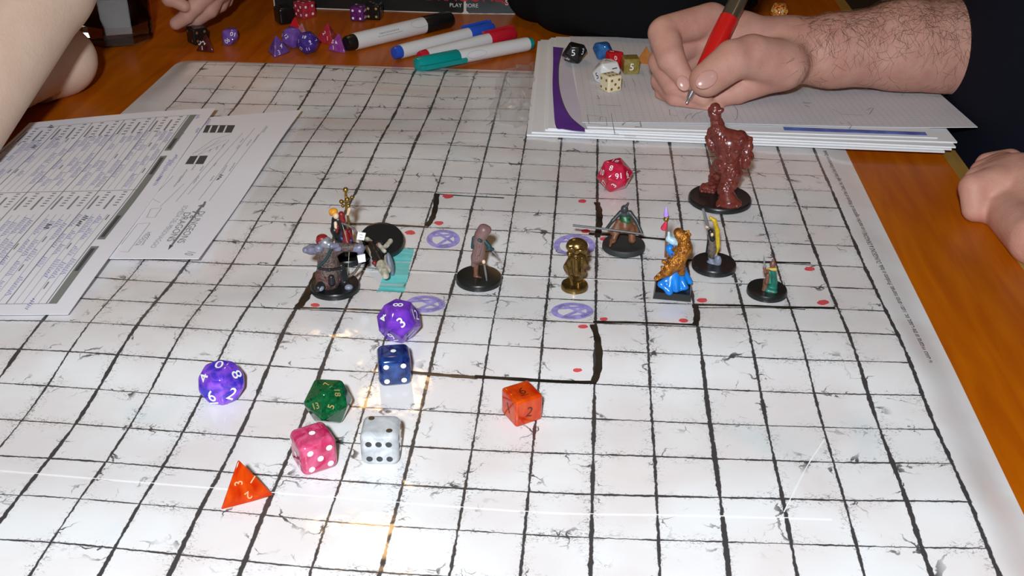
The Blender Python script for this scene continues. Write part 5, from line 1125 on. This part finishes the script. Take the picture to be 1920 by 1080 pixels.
for a, b, r1, r2 in limbs:
    for k in range(int(8 + (r1 + r2) / 2.4)):
        t = rr_.random(); r_ = r1 + (r2 - r1) * t; an = rr_.uniform(math.pi * .95, math.pi * 2.05); y0 = (a[2] if len(a) > 2 else 0) * (1 - t) + (b[2] if len(b) > 2 else 0) * t; q = rr_.uniform(3.0, 6.5)
        dy = rr_.uniform(-2, 2); dep = math.sin(an) * f.mm(r_ - q * .35) * 1000
        pr.append(f.el((a[0] + (b[0] - a[0]) * t + math.cos(an) * (r_ - q * .45), a[1] + (b[1] - a[1]) * t + dy + .48 * math.sin(an) * (r_ - q * .35) * -.9, y0 + dep), q, q * rr_.uniform(.9, 1.8), q, .5, rr_.uniform(-60, 60)))
pr += [f.el((1346 + i * 9, 386, -15.5 + abs(i - 2) * .8), 4.5, 4.5, 6, .6) for i in range(5)] + [f.el((1316 + i * 7, 358 + i * .8, 4), 4.5, 4, 5, .6) for i in range(4)]
f.part('body', pr, 'beast', .00042, relax=0)

# ================================================================== PEOPLE
def skin(name, c, c2):
    return mat(name, c, .56, noise=(70, c2, (1, 1, 1), .28), bump=(520, .30, .0008), sss=.10, spec=.32)
M['skin_right'] = skin('skin_right', (.66, .37, .285), (.54, .25, .19)); M['skin_left'] = skin('skin_left', (.78, .585, .455), (.72, .51, .38)); M['skin_far'] = skin('skin_far', (.58, .32, .25), (.50, .25, .19))
mm('nail', (.66, .36, .30), .22, coat=.4); mm('navy_cloth', (.0035, .0045, .012), .9, spec=.2); mm('dark_trousers', (.02, .018, .02), .9); mm('hair_brown', (.13, .062, .032), .5); mm('grey_cloth', (.12, .11, .11), .9)

# --- the writing hand. d = extra depth in millimetres behind the plane through the hand's resting point
H0 = on_pile(1335, 208); HD = depth_of(H0); HS = HD / FPX
def J(px, py, d=0.0): return at_depth(px, py, HD + d * .001)
def jrc(a, b, r1, r2, k=4): return rc(J(*a), J(*b), r1 * HS, r2 * HS, k * HS)
def jel(a, rx, ry, rd, k=6, tilt=0):
    Mx = RC @ Matrix.Rotation(R(tilt), 3, 'Z'); return el(J(*a), (rx * HS, ry * HS, rd * HS), k * HS, np.array(Mx))
hand = []
# forearm and wrist
hand += [jrc((1850, 92, 30), (1690, 86, 26), 98, 84, 20), jrc((1690, 86, 26), (1560, 96, 20), 82, 67, 20), jrc((1560, 96, 20), (1480, 96, 16), 66, 58, 20), jel((1480, 92, 22), 62, 60, 44, 20)]
# palm: back of the hand, heel
hand += [jrc((1480, 92, 18), (1380, 70, 28), 56, 46, 20), jrc((1390, 62, 32), (1322, 48, 34), 42, 40, 16), jel((1400, 120, 24), 70, 58, 40, 18), jrc((1470, 132, 8), (1385, 168, 4), 34, 26, 14), jrc((1380, 172, 6), (1340, 184, 6), 22, 20, 8), jrc((1350, 70, 30), (1300, 90, 34), 40, 34, 16)]
# index
hand += [jrc((1334, 40, 28), (1250, 58, 10), 36, 30, 7), jrc((1244, 62, 8), (1258, 110, -2), 30, 27, 4), jrc((1258, 110, -2), (1286, 152, -8), 26, 18, 3)]
# middle, ring, little
hand += [jrc((1320, 70, 36), (1246, 112, 18), 30, 27, 5), jrc((1240, 116, 14), (1264, 160, 4), 26, 23, 3), jrc((1264, 160, 4), (1320, 184, -2), 21, 16, 3)]
hand += [jrc((1316, 100, 40), (1246, 146, 24), 28, 25, 4), jrc((1242, 150, 20), (1268, 182, 8), 23, 20, 3), jrc((1268, 182, 8), (1330, 197, 2), 19, 15, 3)]
hand += [jrc((1320, 130, 42), (1248, 172, 26), 24, 21, 4), jrc((1246, 175, 22), (1272, 193, 12), 19, 17, 3), jrc((1272, 193, 12), (1345, 203, 6), 15, 13, 3)]
# thumb
hand += [jrc((1470, 122, -2), (1410, 106, -14), 46, 40, 16), jrc((1410, 106, -14), (1376, 112, -20), 38, 37, 8), jrc((1374, 113, -20), (1328, 148, -20), 37, 32, 4), jel((1324, 150, -20), 31, 29, 26, 4)]
person_r = Vector((.33, .47, -.74))
Vh, Qh = sdf(hand, .0013, cut=()); Vh[:, 2] = np.maximum(Vh[:, 2], np.where((Vh[:, 0] < .125) & (Vh[:, 1] < .634), ZP + .0066 + np.clip((Vh[:, 0] + .02) / .10, 0, 1) * .0020, np.where(Vh[:, 0] < XE + .002, TZ + .0003, -1)))
# left arm of the same person: hand lying palm down on the table edge, little finger towards the viewer
K0 = on_table(1822, 424); KD = depth_of(K0); KS = KD / FPX
def J2(px, py, d=0.0): return at_depth(px, py, KD + d * .001)
def krc(a, b, r1, r2, k=6): return rc(J2(*a), J2(*b), r1 * KS, r2 * KS, k * KS)
fist = [krc((1905, 352, 20), (1990, 415, -15), 68, 86, 20), krc((1990, 415, -15), (2130, 490, -40), 86, 100, 20), krc((2130, 490, -40), (2330, 540, -40), 100, 120, 20), krc((1872, 352, 14), (1905, 372, 14), 52, 62, 14), krc((1880, 330, 34), (1930, 345, 34), 46, 56, 14)]
for i, (mx, my, d) in enumerate(((1868, 344, 6), (1872, 326, 24), (1880, 314, 42), (1892, 308, 60))):
    q = (1 - .02 * i); fist += [krc((mx, my, d), (1826 + 9 * i, 352 - 14 * i, d - 2), 34 * q, 28 * q, 6), krc((1826 + 9 * i, 354 - 14 * i, d - 2), (1828 + 10 * i, 392 - 14 * i, d - 3), 27 * q, 24 * q, 3), krc((1828 + 10 * i, 394 - 14 * i, d - 3), (1862 + 9 * i, 404 - 13 * i, d), 22 * q, 18 * q, 3)]
fist += [krc((1885, 396, 0), (1945, 448, -42), 40, 50, 12), krc((1905, 330, 70), (1868, 330, 84), 28, 20, 8)]
Vf, Qf = sdf(fist, .0016); Vf[:, 2] = np.maximum(Vf[:, 2], np.where(Vf[:, 0] < XE + .002, TZ + .0003, -1))
# rest of the body, hidden by the clothes for the most part
el_r = J(1850, 92, 30); el_r2 = Vector((.235, .60, .035)); sh_r = Vector((.36, .70, .34)); el_l = J2(2330, 540, -40); sh_l = Vector((.40, .26, .34))
torso = [rc(el_r, el_r2, .040, .044, .02), rc(el_r2, sh_r, .046, .058, .02), rc(sh_r, (.38, .48, .32), .07, .11, .05), rc((.38, .48, .32), (.36, .47, -.12), .13, .15, .05), rc(sh_l, (.38, .48, .32), .07, .11, .05), rc(el_l, sh_l, .044, .058, .02), rc((.38, .48, .40), (.36, .48, .52), .055, .055, .03), el((.33, .48, .62), (.095, .078, .115), .03), el((.24, .48, .60), (.02, .014, .022), .015),
         rc((.36, .55, -.24), (.16, .57, -.26), .085, .07, .04), rc((.16, .57, -.26), (.20, .57, -.70), .06, .045, .03), rc((.36, .38, -.24), (.16, .36, -.26), .085, .07, .04), rc((.16, .36, -.26), (.20, .36, -.70), .06, .045, .03), rc((.22, .57, -.71), (.06, .58, -.715), .035, .025, .02), rc((.22, .36, -.71), (.06, .35, -.715), .035, .025, .02), rc((.36, .47, -.12), (.36, .47, -.24), .14, .13, .05)]
Vt, Qt = sdf(torso, .008)
V_ = np.vstack([Vh, Vf, Vt]); Q_ = Qh + [[i + len(Vh) for i in q] for q in Qf] + [[i + len(Vh) + len(Vf) for i in q] for q in Qt]
pr_obj = build('person', V_, Q_, M['skin_right'], None, True, person_r)
tag(pr_obj, 'person in a dark navy shirt with hairy forearms, writing with a red pen', 'person')
shirt = [rc((.30, .47, .32), (.300, .47, -.05), .150, .165, .05), rc((.36, .60, .34), (.38, .40, .34), .12, .12, .05), rc((.27, .52, .10), (.30, .50, -.08), .15, .17, .06), rc(sh_r, el_r2.lerp(sh_r, .28), .088, .078, .03), rc(sh_l, Vector(el_l).lerp(sh_l, .45), .088, .074, .03), rc((.38, .48, .42), (.38, .48, .44), .075, .07, .03), rc((.31, .47, -.05), (.35, .47, -.20), .165, .15, .05)]
o = body('shirt', shirt, .006, M['navy_cloth'], pr_obj, relax=1); o['label'] = 'dark navy short-sleeved shirt'
trs = [rc((.36, .55, -.24), (.16, .57, -.26), .10, .085, .04), rc((.16, .57, -.26), (.20, .57, -.66), .075, .06, .03), rc((.36, .38, -.24), (.16, .36, -.26), .10, .085, .04), rc((.16, .36, -.26), (.20, .36, -.66), .075, .06, .03), rc((.37, .47, -.14), (.37, .47, -.25), .155, .155, .05)]
body('trousers', trs, .009, M['dark_trousers'], pr_obj, relax=1)
hb = MB()                                                   # short hair of the head
body('hair', [el((.345, .48, .655), (.095, .085, .095), .02), el((.375, .48, .62), (.07, .08, .09), .03)], .006, M['hair_brown'], pr_obj)
# nails
def nail(c, d, rx, ry, tilt, name='fingernail'):
    p = J(*c); Mx = RC @ Matrix.Rotation(R(tilt), 3, 'Z'); body(name, [el(p, (rx * HS, ry * HS, 5 * HS), 0, np.array(Mx @ Matrix.Rotation(R(d), 3, 'Y')))], .0004, M['nail'], pr_obj)
nail((1325, 149, -32.5), 0, 22, 15, 32); nail((1281, 156, -15.5), 0, 12, 15, 25)
# forearm hair: thin curved strands rooted on the skin
rr_ = random.Random(5); tri = np.array([q for q in Qh]); cen = Vh[tri].mean(1); e1 = Vh[tri[:, 2]] - Vh[tri[:, 0]]; e2 = Vh[tri[:, 3]] - Vh[tri[:, 1]]; nor = np.cross(e1, e2); nor /= np.linalg.norm(nor, axis=1)[:, None] + 1e-12
hm = MB(); cl = np.array(CAM_LOC); right = np.array(CAM_RIGHT); upv = np.array(CAM_UP); n_h = 0
for _ in range(30000):
    i = rr_.randrange(len(cen)); p = cen[i]; n = nor[i]; a = to_px(p)
    if not 1490 < a[0] < 1850 or n.dot(cl - p) < 0: continue
    v_ = (a[1] - 20) / 150; w = .08 + .92 * max(0, 1 - v_ * 1.5) if a[0] > 1510 else .15
    if rr_.random() > w: continue
    ln = rr_.uniform(.006, .014); fl = -right * rr_.uniform(-.2, .9) * .0 + right * rr_.uniform(-.7, .5) - upv * rr_.uniform(.1, 1.0); fl -= n * fl.dot(n); fl /= np.linalg.norm(fl) + 1e-9; cv = np.cross(n, fl) * rr_.uniform(-.6, .6)
    pts = [p - n * .0003 + fl * ln * t + cv * ln * t * t + n * ln * .16 * math.sin(t * 2.6) for t in (0, .25, .5, .75, 1)]
    hm.tube(pts, [.00008, .00008, .00007, .00005, .00002], 3); n_h += 1
    if n_h >= 1150: break
o = hm.build('arm_hair', M['hair_brown'], pr_obj); tag(o, kind='stuff')

# pen
mm('pen_red', (.62, .012, .010), .28); mm('pen_metal', (.62, .62, .64), .22, .9); mm('pen_barrel', (.20, .16, .11), .22, .7)
pt = J(1287, 194, -9); pe = J(1392, -16, 4); pd = (pe - pt).normalized(); pl = (pe - pt).length; u_ = HS
proot = thing('pen', pt, 'ballpoint pen with a red rubber grip held in the writing hand', 'pen')
m_ = MB(); m_.lathe([(1.6 * u_, 0), (2.6 * u_, .001), (3.2 * u_, .004), (5 * u_, .0042), (11.5 * u_, .0165)], pt, pd, 24); m_.build('tip', M['pen_metal'], proot, True)
m_ = MB(); m_.lathe([(12 * u_, .0160), (13.5 * u_, .022), (16 * u_, .040), (18.5 * u_, .056), (18 * u_, pl * .76)], pt, pd, 28); m_.build('grip', M['pen_red'], proot, True)
m_ = MB(); m_.lathe([(16.5 * u_, pl * .758), (17 * u_, pl * .77), (16.5 * u_, pl * 1.25), (14 * u_, pl * 1.42)], pt, pd, 28); m_.build('barrel', M['pen_barrel'], proot, True)
m_ = MB(); sd = pd.cross(Vector((0, 0, 1))).normalized(); m_.box(pt + pd * (pl * 1.18) + CAM_RIGHT * (20 * u_), (pl * .4, 7 * u_, 3 * u_), Matrix((pd, sd, pd.cross(sd))).transposed()); m_.build('pocket_clip', M['pen_metal'], proot)

# --- person at the left: one arm reaching across, the other folded on the table
A0, A1, A2 = at_depth(-150, 300, .66), at_depth(70, -30, .74), at_depth(250, -330, .84)
def r_at(p, px): return px * depth_of(p) / FPX
B0 = on_table(112, 176); B0.z += .026; Be = on_table(-150, 300); Be.z = TZ + .036
shl = Vector((-.88, .30, .30)); shl2 = Vector((-.90, .62, .30))
left = [rc(A0, A1, .035, .037, .006), rc(A1, A2, .037, .043, .006), rc(B0, Be, .0255, .036, .004), el(B0 + Vector((.003, .004, .001)), (.029, .028, .027), .01), rc(A0, A0 + Vector((-.10, -.05, -.01)), .035, .040, .01), rc(A2, (-.66, .86, .34), .044, .050, .03), rc((-.66, .86, .34), (-.96, .66, .30), .055, .07, .03), rc(Be, Be + Vector((-.06, -.04, .0)), .036, .040, .02), rc(Be + Vector((-.06, -.04, 0)), (-.98, .26, .28), .042, .06, .03)]
Vl, Ql = sdf(left, .0028); Vl[:, 2] = np.maximum(Vl[:, 2], np.where((Vl[:, 0] > -.66) & (Vl[:, 1] < .445) & (Vl[:, 1] > .12), .0072, TZ + .0003))
tor = [rc((-1.38, .46, .34), (-1.40, .46, -.2), .13, .15, .05), rc((-.98, .26, .28), (-1.36, .46, .32), .065, .10, .04), rc((-.96, .66, .30), (-1.36, .46, .32), .065, .10, .04), rc((-1.38, .46, .45), (-1.38, .46, .54), .05, .05, .03), el((-1.36, .46, .64), (.09, .075, .11), .03), rc((-1.40, .54, -.26), (-1.16, .55, -.28), .08, .07, .04), rc((-1.16, .55, -.28), (-1.18, .55, -.70), .06, .045, .03), rc((-1.40, .38, -.26), (-1.16, .37, -.28), .08, .07, .04), rc((-1.16, .37, -.28), (-1.18, .37, -.70), .06, .045, .03), rc((-1.18, .55, -.712), (-.90, .55, -.712), .03, .025, .02), rc((-1.18, .37, -.712), (-.90, .37, -.712), .03, .025, .02)]
Vq, Qq = sdf(tor, .010)
pl_obj = build('person', np.vstack([Vl, Vq]), Ql + [[i + len(Vl) for i in q] for q in Qq], M['skin_left'], None, True, Vector((-1.38, .46, -.74))); tag(pl_obj, 'person with pale bare arms leaning in at the left beside the tumbler', 'person')
body('shirt', [rc((-1.38, .46, .34), (-1.40, .46, -.2), .15, .17, .05), rc((-1.21, .30, .30), (-1.36, .46, .34), .09, .12, .04), rc((-1.20, .63, .31), (-1.36, .46, .34), .09, .12, .04)], .010, M['grey_cloth'], pl_obj)
body('trousers', [rc((-1.40, .54, -.26), (-1.16, .55, -.28), .10, .085, .04), rc((-1.16, .55, -.28), (-1.18, .55, -.66), .075, .06, .03), rc((-1.40, .38, -.26), (-1.16, .37, -.28), .10, .085, .04), rc((-1.16, .37, -.28), (-1.18, .37, -.66), .075, .06, .03)], .011, M['dark_trousers'], pl_obj)
body('hair', [el((-1.39, .46, .675), (.095, .085, .09), .02)], .008, M['hair_brown'], pl_obj)

# --- person at the far side: a hand coming down to pick up a die
L0 = on_table(375, 78); LD = depth_of(L0); LS = LD / FPX
def J3(px, py, d=0.0): return at_depth(px, py, LD + d * .001)
def lrc(a, b, r1, r2, k=4): return rc(J3(*a), J3(*b), r1 * LS, r2 * LS, k * LS)
fh = [lrc((430, -150, 10), (405, -55, 4), 58, 52, 14), lrc((410, -55, 4), (395, -28, 0), 44, 40, 10)]
fh += [lrc((398, -22, -14), (366, 12, -16), 19, 16, 3), lrc((366, 12, -16), (350, 30, -14), 15.5, 14, 2), lrc((350, 31, -14), (330, 44, -12), 14, 12, 2)]          # index
fh += [lrc((408, -18, -2), (392, 18, -6), 19, 17, 3), lrc((392, 18, -6), (368, 36, -4), 16, 14, 2), lrc((368, 36, -4), (352, 42, 0), 13, 11, 2)]      # middle
fh += [lrc((420, -14, 14), (412, 8, 10), 17, 15, 3), lrc((412, 8, 10), (392, 24, 12), 14, 12, 2), lrc((392, 24, 12), (374, 30, 14), 12, 10, 2)]     # ring
fh += [lrc((432, -20, 28), (424, 2, 26), 14, 12, 3), lrc((424, 2, 26), (406, 14, 26), 12, 10, 2), lrc((406, 14, 26), (394, 18, 26), 10, 8, 2)]      # little
fh += [lrc((372, -62, -16), (328, -18, -26), 24, 17, 6), lrc((328, -18, -26), (318, -2, -26), 16, 15, 2), lrc((316, -4, -26), (346, 12, -24), 13, 11, 2)]   # thumb
Vn, Qn = sdf(fh, .0011)
W0 = J3(430, -150, 10); el_f = W0 + Vector((-.05, .28, .05)); far_t = [rc(W0, el_f, .031, .042, .02), rc(el_f, (-0.40, 1.40, .42), .044, .06, .02), rc((-0.40, 1.40, .42), (-0.58, 1.46, .40), .07, .10, .04), rc((-0.58, 1.46, .40), (-0.58, 1.46, -.20), .12, .14, .05), rc((-0.76, 1.44, .40), (-0.58, 1.46, .40), .07, .10, .04), rc((-0.76, 1.44, .40), (-0.83, 1.36, .12), .06, .045, .03), rc((-0.83, 1.36, .12), (-0.78, 1.20, .05), .042, .032, .02), rc((-0.58, 1.46, .50), (-0.58, 1.45, .60), .05, .05, .03), el((-0.58, 1.43, .70), (.078, .092, .112), .03),
         rc((-0.50, 1.46, -.26), (-0.50, 1.24, -.28), .08, .07, .04), rc((-0.50, 1.24, -.28), (-0.50, 1.28, -.70), .06, .045, .03), rc((-0.66, 1.46, -.26), (-0.66, 1.24, -.28), .08, .07, .04), rc((-0.66, 1.24, -.28), (-0.66, 1.28, -.70), .06, .045, .03), rc((-0.50, 1.28, -.712), (-0.50, 1.16, -.712), .03, .025, .02), rc((-0.66, 1.28, -.712), (-0.66, 1.16, -.712), .03, .025, .02)]
Vz, Qz = sdf(far_t, .009)
pf = build('person', np.vstack([Vn, Vz]), Qn + [[i + len(Vn) for i in q] for q in Qz], M['skin_far'], None, True, Vector((-0.58, 1.46, -.74))); tag(pf, 'person at the far side reaching down with bent fingers towards the black die', 'person')
body('shirt', [rc((-0.40, 1.40, .42), (-0.58, 1.46, .40), .09, .13, .04), rc((-0.58, 1.46, .40), (-0.58, 1.46, -.20), .14, .16, .05), rc((-0.76, 1.44, .40), (-0.58, 1.46, .40), .09, .13, .04), rc((-0.40, 1.40, .42), (-0.37, 1.33, .33), .085, .075, .03), rc((-0.76, 1.44, .40), (-0.81, 1.40, .24), .085, .07, .03)], .010, M['navy_cloth'], pf)
body('trousers', [rc((-0.50, 1.46, -.26), (-0.50, 1.24, -.28), .10, .085, .04), rc((-0.50, 1.24, -.28), (-0.50, 1.28, -.66), .075, .06, .03), rc((-0.66, 1.46, -.26), (-0.66, 1.24, -.28), .10, .085, .04), rc((-0.66, 1.24, -.28), (-0.66, 1.28, -.66), .075, .06, .03)], .011, M['dark_trousers'], pf)
body('hair', [el((-.30, 1.455, .735), (.085, .09, .095), .02)], .008, M['hair_brown'], pf)
